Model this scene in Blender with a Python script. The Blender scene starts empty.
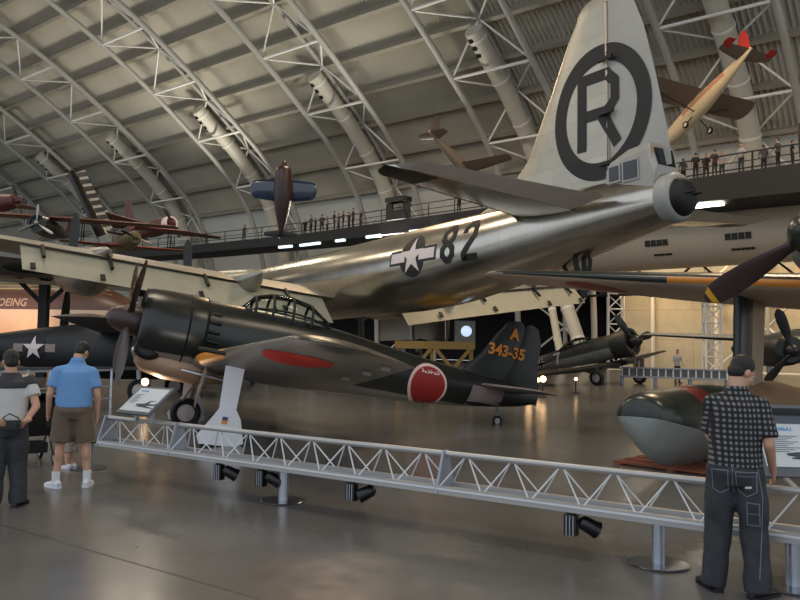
import bpy, bmesh, math, random
from mathutils import Vector, Matrix, Euler
from mathutils.bvhtree import BVHTree
random.seed(4)
S = bpy.context.scene
COL = S.collection
R = math.radians
PI = math.pi

# ------------------------------------------------------------------ camera
F = 778.0
CAMH = 1.75
PITCH = math.atan(43 / F)
ROLL = R(1.0)
cd = bpy.data.cameras.new('camera')
cam = bpy.data.objects.new('camera', cd)
COL.objects.link(cam)
cd.sensor_width = 36
cd.lens = F / 800 * 36
cd.clip_end = 600
cam.matrix_world = Matrix.Translation((0, 0, CAMH)) @ Matrix.Rotation(PI / 2 + PITCH, 4, 'X') @ Matrix.Rotation(ROLL, 4, 'Z')
S.camera = cam

def at(px, py, Y):
    """world point at depth Y seen at a pixel of the photograph (used to measure positions)"""
    a, b = px - 400, py - 300
    c, s = math.cos(ROLL), math.sin(ROLL)
    A, B = a * c + b * s, -a * s + b * c
    dx, du = A / F, -B / F
    y = math.cos(PITCH) - du * math.sin(PITCH)
    z = math.sin(PITCH) + du * math.cos(PITCH)
    t = Y / y
    return Vector((dx * t, Y, CAMH + z * t))

def ground(px, py, z0=0.0):
    p = at(px, py, 1.0)
    k = (z0 - CAMH) / (p.z - CAMH)
    return Vector((p.x * k, k, z0))

# hall axes: a runs along the hall, n runs across it towards the far side
AX = Vector((-0.774, 0.633, 0)).normalized()
NX = Vector((0.633, 0.774, 0)).normalized()
def H(a, n, z=0.0):
    return AX * a + NX * n + Vector((0, 0, z))

# ------------------------------------------------------------------ materials
MATS = {}
def lin(c):
    return tuple(((x / 12.92) if x <= 0.04045 else ((x + 0.055) / 1.055) ** 2.4) for x in c)

def mat(name, rgb, rough=0.5, metal=0.0, spec=0.5, emit=None, estr=0.0, noise=0.0, nscale=6.0, coat=0.0, bump=0.0, bscale=40.0):
    if name in MATS:
        return MATS[name]
    m = bpy.data.materials.new(name)
    m.use_nodes = True
    nt = m.node_tree
    b = nt.nodes['Principled BSDF']
    col = lin(rgb) + (1,)
    b.inputs['Base Color'].default_value = col
    b.inputs['Roughness'].default_value = rough
    b.inputs['Metallic'].default_value = metal
    b.inputs['Specular IOR Level'].default_value = spec
    b.inputs['Coat Weight'].default_value = coat
    if emit:
        b.inputs['Emission Color'].default_value = lin(emit) + (1,)
        b.inputs['Emission Strength'].default_value = estr
    if noise > 0:
        tc = nt.nodes.new('ShaderNodeTexCoord')
        n = nt.nodes.new('ShaderNodeTexNoise')
        n.inputs['Scale'].default_value = nscale
        n.inputs['Detail'].default_value = 5
        r = nt.nodes.new('ShaderNodeMapRange')
        r.inputs[1].default_value = 0.3
        r.inputs[2].default_value = 0.7
        r.inputs[3].default_value = 1 - noise
        r.inputs[4].default_value = 1 + noise
        mx = nt.nodes.new('ShaderNodeMix')
        mx.data_type = 'RGBA'
        mx.blend_type = 'MULTIPLY'
        mx.inputs[0].default_value = 1
        mx.inputs[6].default_value = col
        nt.links.new(tc.outputs['Object'], n.inputs['Vector'])
        nt.links.new(n.outputs['Fac'], r.inputs[0])
        nt.links.new(r.outputs[0], mx.inputs[7])
        nt.links.new(mx.outputs[2], b.inputs['Base Color'])
    if bump > 0:
        tc = nt.nodes.new('ShaderNodeTexCoord')
        n = nt.nodes.new('ShaderNodeTexNoise')
        n.inputs['Scale'].default_value = bscale
        bp = nt.nodes.new('ShaderNodeBump')
        bp.inputs['Strength'].default_value = bump
        bp.inputs['Distance'].default_value = 0.02
        nt.links.new(tc.outputs['Object'], n.inputs['Vector'])
        nt.links.new(n.outputs['Fac'], bp.inputs['Height'])
        nt.links.new(bp.outputs[0], b.inputs['Normal'])
    MATS[name] = m
    return m

def split_mat(name, top, bottom, z0, slope=0.0, rough=0.4, metal=0.0, noise=0.12, nscale=2.5, wob=0.0):
    """two paint colours parted along a line z = z0 + slope*x in the thing's own coordinates"""
    if name in MATS:
        return MATS[name]
    m = mat(name, top, rough, metal)
    nt = m.node_tree
    b = nt.nodes['Principled BSDF']
    tc = nt.nodes.new('ShaderNodeTexCoord')
    sp = nt.nodes.new('ShaderNodeSeparateXYZ')
    nt.links.new(tc.outputs['Object'], sp.inputs[0])
    n = nt.nodes.new('ShaderNodeTexNoise')
    n.inputs['Scale'].default_value = nscale
    n.inputs['Detail'].default_value = 6
    nt.links.new(tc.outputs['Object'], n.inputs['Vector'])
    ml = nt.nodes.new('ShaderNodeMath'); ml.operation = 'MULTIPLY_ADD'
    ml.inputs[1].default_value = -slope
    ml.inputs[2].default_value = -z0
    nt.links.new(sp.outputs[0], ml.inputs[0])
    ad = nt.nodes.new('ShaderNodeMath'); ad.operation = 'ADD'
    nt.links.new(sp.outputs[2], ad.inputs[0]); nt.links.new(ml.outputs[0], ad.inputs[1])
    wb = nt.nodes.new('ShaderNodeMath'); wb.operation = 'MULTIPLY_ADD'
    wb.inputs[1].default_value = wob
    nt.links.new(n.outputs['Fac'], wb.inputs[0]); nt.links.new(ad.outputs[0], wb.inputs[2])
    st = nt.nodes.new('ShaderNodeMapRange')
    st.inputs[1].default_value = -0.012; st.inputs[2].default_value = 0.012
    nt.links.new(wb.outputs[0], st.inputs[0])
    mx = nt.nodes.new('ShaderNodeMix'); mx.data_type = 'RGBA'
    mx.inputs[6].default_value = lin(bottom) + (1,)
    mx.inputs[7].default_value = lin(top) + (1,)
    nt.links.new(st.outputs[0], mx.inputs[0])
    r = nt.nodes.new('ShaderNodeMapRange')
    r.inputs[1].default_value = .3; r.inputs[2].default_value = .7
    r.inputs[3].default_value = 1 - noise; r.inputs[4].default_value = 1 + noise
    nt.links.new(n.outputs['Fac'], r.inputs[0])
    m2 = nt.nodes.new('ShaderNodeMix'); m2.data_type = 'RGBA'; m2.blend_type = 'MULTIPLY'
    m2.inputs[0].default_value = 1
    nt.links.new(mx.outputs[2], m2.inputs[6]); nt.links.new(r.outputs[0], m2.inputs[7])
    nt.links.new(m2.outputs[2], b.inputs['Base Color'])
    return m

def panel_mat(name, rgb, rough=0.32, metal=1.0, w=1.4, h=0.7, axes=(0, 2), vary=0.10, mortar=0.72, size=0.006):
    """riveted sheet: panels that vary slightly, with thin dark joints"""
    m = mat(name, rgb, rough, metal)
    nt = m.node_tree
    b = nt.nodes['Principled BSDF']
    tc = nt.nodes.new('ShaderNodeTexCoord')
    sp = nt.nodes.new('ShaderNodeSeparateXYZ'); nt.links.new(tc.outputs['Object'], sp.inputs[0])
    cb = nt.nodes.new('ShaderNodeCombineXYZ')
    nt.links.new(sp.outputs[axes[0]], cb.inputs[0]); nt.links.new(sp.outputs[axes[1]], cb.inputs[1])
    br = nt.nodes.new('ShaderNodeTexBrick')
    br.inputs['Scale'].default_value = 1
    br.inputs['Brick Width'].default_value = w
    br.inputs['Row Height'].default_value = h
    br.inputs['Mortar Size'].default_value = size
    br.inputs['Mortar Smooth'].default_value = .3
    c = lin(rgb)
    br.inputs['Color1'].default_value = tuple(min(1, x * (1 + vary)) for x in c) + (1,)
    br.inputs['Color2'].default_value = tuple(x * (1 - vary) for x in c) + (1,)
    br.inputs['Mortar'].default_value = tuple(x * mortar for x in c) + (1,)
    nt.links.new(cb.outputs[0], br.inputs['Vector'])
    n = nt.nodes.new('ShaderNodeTexNoise'); n.inputs['Scale'].default_value = 1.6; n.inputs['Detail'].default_value = 6
    nt.links.new(tc.outputs['Object'], n.inputs['Vector'])
    mx = nt.nodes.new('ShaderNodeMix'); mx.data_type = 'RGBA'; mx.blend_type = 'MULTIPLY'
    mx.inputs[0].default_value = 1
    r = nt.nodes.new('ShaderNodeMapRange')
    r.inputs[1].default_value = .3; r.inputs[2].default_value = .7; r.inputs[3].default_value = .92; r.inputs[4].default_value = 1.06
    nt.links.new(n.outputs['Fac'], r.inputs[0])
    nt.links.new(br.outputs['Color'], mx.inputs[6]); nt.links.new(r.outputs[0], mx.inputs[7])
    nt.links.new(mx.outputs[2], b.inputs['Base Color'])
    r2 = nt.nodes.new('ShaderNodeMapRange')
    r2.inputs[1].default_value = .3; r2.inputs[2].default_value = .7
    r2.inputs[3].default_value = rough * .94; r2.inputs[4].default_value = min(1, rough * 1.06)
    nt.links.new(n.outputs['Fac'], r2.inputs[0]); nt.links.new(r2.outputs[0], b.inputs['Roughness'])
    return m

# ------------------------------------------------------------------ mesh helpers
class MB:
    def __init__(s):
        s.v = []; s.f = []; s.m = []
    def add(s, vs, fs, mi=0):
        o = len(s.v)
        s.v += [Vector(p) for p in vs]
        for f in fs:
            s.f.append([i + o for i in f]); s.m.append(mi)
        return s
    def box(s, c, size, rot=None, mi=0, taper=1.0):
        c = Vector(c); x, y, z = [q / 2 for q in size]
        vs = []
        for sz in (-1, 1):
            k = taper if sz > 0 else 1
            for sx, sy in ((-1, -1), (1, -1), (1, 1), (-1, 1)):
                p = Vector((sx * x * k, sy * y * k, sz * z))
                if rot is not None: p = rot @ p
                vs.append(c + p)
        return s.add(vs, [(3, 2, 1, 0), (4, 5, 6, 7), (0, 1, 5, 4), (1, 2, 6, 5), (2, 3, 7, 6), (3, 0, 4, 7)], mi)
    def bar(s, p0, p1, w, h, up=(0, 0, 1), mi=0):
        p0, p1 = Vector(p0), Vector(p1)
        d = (p1 - p0).normalized(); up = Vector(up)
        if abs(d.dot(up)) > .99: up = Vector((1, 0, 0))
        x = d.cross(up).normalized(); z = x.cross(d)
        vs = []
        for p in (p0, p1):
            for a, b in ((-1, -1), (1, -1), (1, 1), (-1, 1)):
                vs.append(p + x * a * w / 2 + z * b * h / 2)
        return s.add(vs, [(0, 1, 2, 3), (7, 6, 5, 4), (4, 5, 1, 0), (5, 6, 2, 1), (6, 7, 3, 2), (7, 4, 0, 3)], mi)
    def loft(s, rings, cap0=True, cap1=True, mi=0, closed=True, mf=None):
        n = len(rings[0]); o = len(s.v)
        for r in rings: s.v += [Vector(p) for p in r]
        for i in range(len(rings) - 1):
            for j in range(n if closed else n - 1):
                k = (j + 1) % n
                s.f.append([o + i * n + j, o + i * n + k, o + (i + 1) * n + k, o + (i + 1) * n + j])
                s.m.append(mf(i, j) if mf else mi)
        if cap0: s.f.append([o + j for j in range(n)][::-1]); s.m.append(mi)
        if cap1: s.f.append([o + (len(rings) - 1) * n + j for j in range(n)]); s.m.append(mi)
        return s
    def tube(s, p0, p1, r0, r1=None, n=12, mi=0):
        r1 = r0 if r1 is None else r1
        return s.path([p0, p1], [r0, r1], n, mi)
    def path(s, pts, rs, n=10, mi=0, cap=True):
        pts = [Vector(p) for p in pts]
        if not isinstance(rs, (list, tuple)): rs = [rs] * len(pts)
        rings = []; x = None
        for i, p in enumerate(pts):
            d = (pts[min(i + 1, len(pts) - 1)] - pts[max(i - 1, 0)]).normalized()
            if x is None:
                x = d.orthogonal().normalized()
            else:
                x = (x - d * x.dot(d)).normalized()
            y = d.cross(x)
            rings.append([p + (x * math.cos(2 * PI * k / n) + y * math.sin(2 * PI * k / n)) * rs[i] for k in range(n)])
        return s.loft(rings, cap, cap, mi)
    def capsule(s, p0, p1, r0, r1, n=14, mi=0):
        p0, p1 = Vector(p0), Vector(p1); d = (p1 - p0).normalized()
        pts = [p0 - d * r0 * .92, p0 - d * r0 * .6, p0, p1, p1 + d * r1 * .6, p1 + d * r1 * .92]
        return s.path(pts, [r0 * .35, r0 * .8, r0, r1, r1 * .8, r1 * .35], n, mi)
    def ball(s, c, rad, rot=None, n=16, m=10, mi=0):
        c = Vector(c)
        if not isinstance(rad, (list, tuple)): rad = (rad,) * 3
        rings = []
        for i in range(1, m):
            t = PI * i / m
            ring = []
            for k in range(n):
                a = 2 * PI * k / n
                p = Vector((rad[0] * math.sin(t) * math.cos(a), rad[1] * math.sin(t) * math.sin(a), -rad[2] * math.cos(t)))
                if rot is not None: p = rot @ p
                ring.append(c + p)
            rings.append(ring)
        return s.loft(rings, True, True, mi)
    def lathe(s, prof, n=24, mi=0, axis='X', c=(0, 0, 0), cap=True, mf=None):
        c = Vector(c); rings = []
        for a, r in prof:
            ring = []
            for k in range(n):
                t = 2 * PI * k / n
                q = (a, r * math.cos(t), r * math.sin(t))
                if axis == 'X': p = Vector(q)
                elif axis == 'Z': p = Vector((q[1], q[2], q[0]))
                else: p = Vector((q[2], q[0], q[1]))
                ring.append(c + p)
            rings.append(ring)
        return s.loft(rings, cap, cap, mi, mf=mf)
    def prism(s, poly, M, h, mi=0):
        """extrude a 2-D outline by h along the matrix's z axis"""
        n = len(poly)
        vs = [M @ Vector((p[0], p[1], 0)) for p in poly] + [M @ Vector((p[0], p[1], h)) for p in poly]
        fs = [list(range(n))[::-1], list(range(n, 2 * n))] + [[i, (i + 1) % n, n + (i + 1) % n, n + i] for i in range(n)]
        return s.add(vs, fs, mi)
    def mesh(s, name, mats, smooth=None):
        me = bpy.data.meshes.new(name)
        me.from_pydata([tuple(p) for p in s.v], [], s.f)
        for m in (mats if isinstance(mats, (list, tuple)) else [mats]):
            me.materials.append(m)
        me.polygons.foreach_set('material_index', s.m)
        bm = bmesh.new(); bm.from_mesh(me)
        bmesh.ops.recalc_face_normals(bm, faces=bm.faces)
        bm.to_mesh(me); bm.free()
        if smooth is not None:
            me.shade_smooth()
            me.set_sharp_from_angle(angle=R(smooth))
        return me
    def build(s, name, mats, parent=None, smooth=35, loc=None):
        me = s.mesh(name, mats, smooth)
        o = bpy.data.objects.new(name, me)
        COL.objects.link(o)
        if parent is not None: o.parent = parent
        if loc is not None: o.location = loc
        return o

def tag(o, label=None, cat=None, group=None, kind=None):
    if label: o['label'] = label
    if cat: o['category'] = cat
    if group: o['group'] = group
    if kind: o['kind'] = kind
    return o

def thing(name, label, cat, loc=(0, 0, 0), rot=(0, 0, 0), group=None):
    o = bpy.data.objects.new(name, None)
    COL.objects.link(o)
    o.empty_display_size = .3
    o.location = loc; o.rotation_euler = rot
    return tag(o, label, cat, group)

def copy_tree(o, loc, rz=None, label=None, scale=None):
    def cp(x, par):
        c = x.copy(); COL.objects.link(c)
        if par is not None: c.parent = par
        for ch in x.children: cp(ch, c)
        return c
    c = cp(o, None)
    c.location = loc
    if rz is not None: c.rotation_euler.z = rz
    if label: c['label'] = label
    if scale: c.scale = (scale,) * 3
    return c

def wrinkle(o, amp, sc=(9, 9, 5), seed=0.0):
    """soft folds pushed along the normals of a piece of clothing"""
    from mathutils import noise
    me = o.data
    nn = [v.normal.copy() for v in me.vertices]
    for v, n in zip(me.vertices, nn):
        q = Vector((v.co.x * sc[0] + seed, v.co.y * sc[1], v.co.z * sc[2] + v.co.x * 4))
        f = noise.noise(q) + .5 * noise.noise(q * 2.3)
        v.co += n * amp * f
    me.update()

def remesh(o, vox, smooth=3):
    """melt the overlapping volumes of a mesh into one continuous skin"""
    m = o.modifiers.new('r', 'REMESH'); m.mode = 'VOXEL'; m.voxel_size = vox
    if smooth:
        k = o.modifiers.new('s', 'SMOOTH'); k.iterations = smooth; k.factor = .5
    dg = bpy.context.evaluated_depsgraph_get(); dg.update()
    me = bpy.data.meshes.new_from_object(o.evaluated_get(dg))
    o.modifiers.clear()
    old = o.data
    mats = [x for x in old.materials]
    o.data = me
    me.materials.clear()
    for x in mats: me.materials.append(x)
    me.shade_smooth()
    return o

# ------------------------------------------------------------------ flat marks laid on curved skins
def bvh_of(*objs):
    vs, fs = [], []
    for o in objs:
        n = len(vs)
        vs += [v.co.copy() for v in o.data.vertices]
        fs += [[i + n for i in p.vertices] for p in o.data.polygons]
    return BVHTree.FromPolygons(vs, fs)

def text_polys(body, size, fatten=0.0):
    cu = bpy.data.curves.new('t', 'FONT')
    cu.body = body; cu.size = size; cu.align_x = 'CENTER'; cu.align_y = 'CENTER'; cu.offset = fatten
    cu.resolution_u = 3
    o = bpy.data.objects.new('t', cu); COL.objects.link(o)
    dg = bpy.context.evaluated_depsgraph_get(); dg.update()
    me = bpy.data.meshes.new_from_object(o.evaluated_get(dg))
    ps = [[(me.vertices[i].co.x, me.vertices[i].co.y) for i in p.vertices] for p in me.polygons]
    bpy.data.objects.remove(o); bpy.data.curves.remove(cu); bpy.data.meshes.remove(me)
    return ps

def disc_poly(r, n=40, c=(0, 0), ry=None):
    ry = r if ry is None else ry
    return [(c[0] + r * math.cos(2 * PI * k / n), c[1] + ry * math.sin(2 * PI * k / n)) for k in range(n)]

def ring_polys(r0, r1, n=56):
    out = []
    for k in range(n):
        a, b = 2 * PI * k / n, 2 * PI * (k + 1) / n
        out.append([(r0 * math.cos(a), r0 * math.sin(a)), (r1 * math.cos(a), r1 * math.sin(a)),
                    (r1 * math.cos(b), r1 * math.sin(b)), (r0 * math.cos(b), r0 * math.sin(b))])
    return out

def star_poly(r, c=(0, 0)):
    return [(c[0] + (r if k % 2 == 0 else r * .382) * math.sin(PI * k / 5), c[1] + (r if k % 2 == 0 else r * .382) * math.cos(PI * k / 5)) for k in range(10)]

def stroke(pts, w):
    """a fat polyline as quads with square-cut, mitred joints"""
    pts = [Vector((p[0], p[1])) for p in pts]
    L = []
    n = len(pts)
    closed = (pts[0] - pts[-1]).length < 1e-6
    for i, p in enumerate(pts):
        if closed:
            a = pts[i - 1] if i > 0 else pts[-2]
            b = pts[i + 1] if i < n - 1 else pts[1]
        else:
            a = pts[i - 1] if i > 0 else None
            b = pts[i + 1] if i < n - 1 else None
        d0 = (p - a).normalized() if a is not None else (b - p).normalized()
        d1 = (b - p).normalized() if b is not None else d0
        n0 = Vector((-d0.y, d0.x)); n1 = Vector((-d1.y, d1.x))
        m = (n0 + n1)
        m = m / max(m.length_squared, .25) * 2
        L.append((p + m * w / 2, p - m * w / 2))
    return [[tuple(L[i][0]), tuple(L[i][1]), tuple(L[i + 1][1]), tuple(L[i + 1][0])] for i in range(n - 1)]

def decal(name, polys, O, U, V, bvh, off, m, parent, step=0.25, reach=3.0):
    O, U, V = Vector(O), Vector(U), Vector(V)
    N = U.cross(V).normalized()
    bm = bmesh.new()
    for p in polys:
        vs = [bm.verts.new((q[0], q[1], 0)) for q in p]
        try: bm.faces.new(vs)
        except ValueError: pass
    bmesh.ops.triangulate(bm, faces=bm.faces[:])
    xs = [v.co.x for v in bm.verts]; ys = [v.co.y for v in bm.verts]
    for ax, lo, hi in ((0, min(xs), max(xs)), (1, min(ys), max(ys))):
        k = int(math.ceil((hi - lo) / step))
        for i in range(1, k):
            pc = [0, 0, 0]; pn = [0, 0, 0]
            pc[ax] = lo + (hi - lo) * i / k; pn[ax] = 1
            bmesh.ops.bisect_plane(bm, geom=bm.verts[:] + bm.edges[:] + bm.faces[:], plane_co=pc, plane_no=pn)
    for v in bm.verts:
        p = O + U * v.co.x + V * v.co.y
        if bvh is not None:
            h = bvh.ray_cast(p + N * reach, -N, reach * 2)
            if h[0] is not None:
                v.co = h[0] + N * off
            else:
                h = bvh.find_nearest(p)
                v.co = h[0] + N * off
        else:
            v.co = p + N * off
    bmesh.ops.remove_doubles(bm, verts=bm.verts[:], dist=1e-5)
    me = bpy.data.meshes.new(name)
    bm.to_mesh(me); bm.free()
    me.materials.append(m)
    o = bpy.data.objects.new(name, me); COL.objects.link(o)
    o.parent = parent
    # face the viewer's side
    me.update()
    if me.polygons and sum((p.normal.dot(N) * p.area) for p in me.polygons) < 0:
        me.flip_normals()
    me.shade_smooth()
    return o

# ------------------------------------------------------------------ aircraft helpers
def fus_ring(x, zc, hw, hh, n=32, ex=2.0, hb=None):
    hb = hh if hb is None else hb
    out = []
    for k in range(n):
        t = 2 * PI * k / n
        c, s_ = math.cos(t), math.sin(t)
        y = hw * math.copysign(abs(c) ** (2 / ex), c)
        z = (hh if s_ > 0 else hb) * math.copysign(abs(s_) ** (2 / ex), s_)
        out.append((x, y, zc + z))
    return out

def smooth_stations(st, per=4):
    """monotone cubic curve through the given fuselage stations"""
    n = len(st)
    h = [abs(st[i + 1][0] - st[i][0]) for i in range(n - 1)]
    m = []
    for j in range(1, len(st[0])):
        d = [(st[i + 1][j] - st[i][j]) / h[i] for i in range(n - 1)]
        t = [d[0]]
        for i in range(1, n - 1):
            if d[i - 1] * d[i] <= 0: t.append(0.0)
            else:
                w1, w2 = 2 * h[i] + h[i - 1], h[i] + 2 * h[i - 1]
                t.append((w1 + w2) / (w1 / d[i - 1] + w2 / d[i]))
        t.append(d[-1]); m.append(t)
    out = []
    for i in range(n - 1):
        for k in range(per):
            t = k / per
            q = [st[i][0] + (st[i + 1][0] - st[i][0]) * t]
            for j in range(1, len(st[0])):
                a, b = st[i][j], st[i + 1][j]
                q.append((2 * t ** 3 - 3 * t * t + 1) * a + (t ** 3 - 2 * t * t + t) * h[i] * m[j - 1][i] + (3 * t * t - 2 * t ** 3) * b + (t ** 3 - t * t) * h[i] * m[j - 1][i + 1])
            out.append(tuple(q))
    out.append(tuple(st[-1]))
    return out

def body(st, n=32, ex=2.0, per=4):
    return MB().loft([fus_ring(*q[:4], n=n, ex=ex) for q in smooth_stations(st, per)])

def foil(u, tc, cam_=0.02):
    yt = 5 * tc * (.2969 * math.sqrt(max(u, 0)) - .126 * u - .3516 * u * u + .2843 * u ** 3 - .1036 * u ** 4)
    p = .4
    yc = cam_ / p ** 2 * (2 * p * u - u * u) if u < p else cam_ / (1 - p) ** 2 * (1 - 2 * p + 2 * p * u - u * u)
    return yc, yt

def interp(sec, y):
    for a, b in zip(sec, sec[1:]):
        if a[0] <= y <= b[0]:
            t = (y - a[0]) / (b[0] - a[0])
            return tuple(p + (q - p) * t for p, q in zip(a, b))
    return sec[-1] if y > sec[-1][0] else sec[0]

def foil_ring(sec, side, u0=0.0, u1=1.0, grow=1.0, inc=0.0, cam_=0.02, n=14, vert=False, drop=0.0):
    """one ring round an aerofoil; upper side first (n+1 points), lower side back"""
    y, xle, ch, z, tc = sec[:5]
    us = [u0 + (u1 - u0) * (1 - math.cos(PI * k / n)) / 2 for k in range(n + 1)]
    up, dn = [], []
    for u in us:
        yc, yt = foil(u, tc, cam_)
        g = grow if 0 < u < 1 else 1.0
        up.append((u, yc + yt * g)); dn.append((u, yc - yt * g))
    pts = up + dn[::-1]
    out = []
    ci, si = math.cos(inc), math.sin(inc)
    for u, h in pts:
        X, Z = -u * ch, h * ch
        X, Z = X * ci - Z * si * -1, Z * ci + X * si
        if vert: out.append((xle + X, Z, y))
        else: out.append((xle + X, side * y, z + Z))
    return out

def wing(sec, side=1, u0=0.0, u1=1.0, grow=1.0, inc=0.0, cam_=0.02, n=14, y0=None, y1=None, tip=0.35, vert=False, mb=None, two=True):
    """loft of aerofoil sections; slot 0 = upper skin, slot 1 = lower skin"""
    mb = mb or MB()
    ys = [s_[0] for s_ in sec]
    a = ys[0] if y0 is None else y0
    b = ys[-1] if y1 is None else y1
    stops = sorted(set([a, b] + [y for y in ys if a < y < b]))
    rings = [foil_ring(interp(sec, y), side, u0, u1, grow, inc, cam_, n, vert) for y in stops]
    if tip and b >= ys[-1] - 1e-6:
        L = sec[-1]
        for k in range(1, 6):
            t = k / 5
            c = math.sqrt(max(1 - t * t, .012))
            q = (L[0] + tip * t, L[1] - L[2] * (1 - c) * .45, L[2] * c, L[3], L[4] * (c if k > 2 else 1))
            rings.append(foil_ring(q, side, u0, u1, grow, inc, cam_, n, vert))
    m = 2 * (n + 1)
    mb.loft(rings, mf=(lambda i, j: 0 if j < n else 1) if two else None)
    return mb

def blade_mb(L, w, root=0.12, th=0.03, pitch=38):
    """one propeller blade along +Z, swept outline with twist"""
    mb = MB(); rings = []
    for t in (0, .06, .15, .3, .5, .7, .85, .90, .93, .955, .985, 1.0):
        z = root + (L - root) * t
        if t < .1: hw, hh = w * .26, w * .24
        else:
            k = (t - .1) / .9
            hw = w * .5 * (.45 + 1.5 * k * (1 - k) ** .6 * 1.15 + .1 * k) * (1 if t < .93 else (.74 if t < .96 else (.5 if t < .99 else .12)))
            hh = th * (1 - .75 * k)
        a = R(90 - (pitch - 25 * t)) if True else 0
        ring = []
        for j in range(10):
            q = 2 * PI * j / 10
            u, v = hw * math.cos(q), hh * math.sin(q)
            # chord lies mostly in the disc plane (y), turned by the pitch towards x
            ring.append((u * math.sin(R(pitch - 22 * t)) + v * math.cos(R(pitch - 22 * t)), u * math.cos(R(pitch - 22 * t)) - v * math.sin(R(pitch - 22 * t)), z))
        rings.append(ring)
    mb.loft(rings)
    return mb

def propeller(parent, x, z, nb, L, w, m_blade, m_spin, ang0=0, spin_r=.3, spin_l=.7, tip=None, y=0.0, name='propeller'):
    """part propeller (its hub/spinner mesh) with blades as sub-parts"""
    prof = [(x - .12, spin_r * .98), (x, spin_r)]
    for k in range(1, 9):
        t = k / 8
        prof.append((x + spin_l * t, spin_r * math.sqrt(max(1 - t ** 1.9, 0.0006))))
    hub = MB().lathe(prof, 24, c=(0, y, z)).build('spinner', m_spin, parent, 40)
    hub.name = name
    for k in range(nb):
        b = blade_mb(L, w, root=spin_r * .6)
        M = Matrix.Translation((x + spin_l * .25, y, z)) @ Matrix.Rotation(R(ang0 + 360 / nb * k), 4, 'X')
        b.v = [M @ p for p in b.v]
        o = b.build('blade', [m_blade] + ([tip] if tip else []), hub, 40)
        if tip:
            Mi = M.inverted()
            for p in o.data.polygons:
                zz = (Mi @ p.center).z
                if L * .90 < zz < L * .955: p.material_index = 1
    return hub

def wheel(parent, c, r, w, m_tyre, m_hub, name='wheel', axis='Y'):
    pr = [(-w * .3, r * .55), (-w * .48, r * .7), (-w * .5, r * .86), (-w * .34, r * .97), (0, r), (w * .34, r * .97), (w * .5, r * .86), (w * .48, r * .7), (w * .3, r * .55)]
    t = MB().lathe(pr, 28, axis=axis, c=c).build(name, m_tyre, parent, 40)
    MB().lathe([(-w * .42, r * .12), (-w * .34, r * .4), (-w * .3, r * .6), (w * .3, r * .6), (w * .34, r * .4), (w * .42, r * .12)], 24, axis=axis, c=c).build('hub_cap', m_hub, t, 40)
    return t
# ================================================================== the hall
CH = [(59.9, -.01), (59.7, 5), (58.6, 11), (56.2, 16.6), (52.2, 20.6), (49, 22.9), (45, 25.6), (40, 28.6), (35, 31.1), (28, 33.8), (20, 35.6), (10, 36.3), (0, 35.8), (-9, 34)]
def _dense(P, per=24):
    out = []
    for i in range(len(P) - 1):
        p0, p1, p2, p3 = P[max(i - 1, 0)], P[i], P[i + 1], P[min(i + 2, len(P) - 1)]
        for k in range(per):
            t = k / per
            out.append(tuple(.5 * (2 * b + (c - a) * t + (2 * a - 5 * b + 4 * c - d) * t * t + (3 * b - a - 3 * c + d) * t ** 3) for a, b, c, d in zip(p0, p1, p2, p3)))
    return out + [P[-1]]
_D = _dense(CH)
_S = [0.0]
for a_, b_ in zip(_D, _D[1:]): _S.append(_S[-1] + math.hypot(b_[0] - a_[0], b_[1] - a_[1]))
def prof(t, off=0.0):
    """point of the vault's section at parameter t (0 at the far foot), set in by off from the roof skin"""
    s_ = max(0, min(t / R(122), .9999)) * _S[-1]
    import bisect
    i = max(1, min(bisect.bisect_left(_S, s_), len(_S) - 2))
    f = (s_ - _S[i - 1]) / (_S[i] - _S[i - 1])
    p = [a + (b - a) * f for a, b in zip(_D[i - 1], _D[i])]
    q0, q1 = _D[max(i - 6, 0)], _D[min(i + 6, len(_D) - 1)]
    dx, dz = q1[0] - q0[0], q1[1] - q0[1]; l = math.hypot(dx, dz)
    return (p[0] + dz / l * (2.6 - off), p[1] - dx / l * (2.6 - off))
def t_at_z(z, off=0.0):
    lo, hi = 0.0, R(90)
    for _ in range(50):
        m = (lo + hi) / 2
        if prof(m, off)[1] < z: lo = m
        else: hi = m
    return lo

m_white = mat('white_steel', (.90, .89, .86), .5)
m_chord = mat('grey_steel_tube', (.66, .65, .62), .45)
m_purlin = mat('purlin_steel', (.60, .575, .52), .6)
m_roof = mat('roof_sheet', (.72, .70, .645), .62, noise=.10, nscale=.25)
m_wall = panel_mat('cream_wall', (.80, .76, .66), .6, 0, 6.0, 2.4, axes=(0, 2), vary=.03, mortar=.72, size=.03)
m_wallhi = mat('upper_wall', (.80, .80, .77), .6, noise=.04, nscale=.2)
m_black = mat('black_steel', (.04, .04, .043), .55)
m_dark = mat('recess_shade', (.03, .03, .035), .8)  # near-black recess walls: the shade in there is put into the colour
m_duct = mat('duct_paint', (.78, .76, .70), .5, noise=.05, nscale=.6)
m_railing = mat('dark_railing', (.09, .09, .1), .45)

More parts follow.
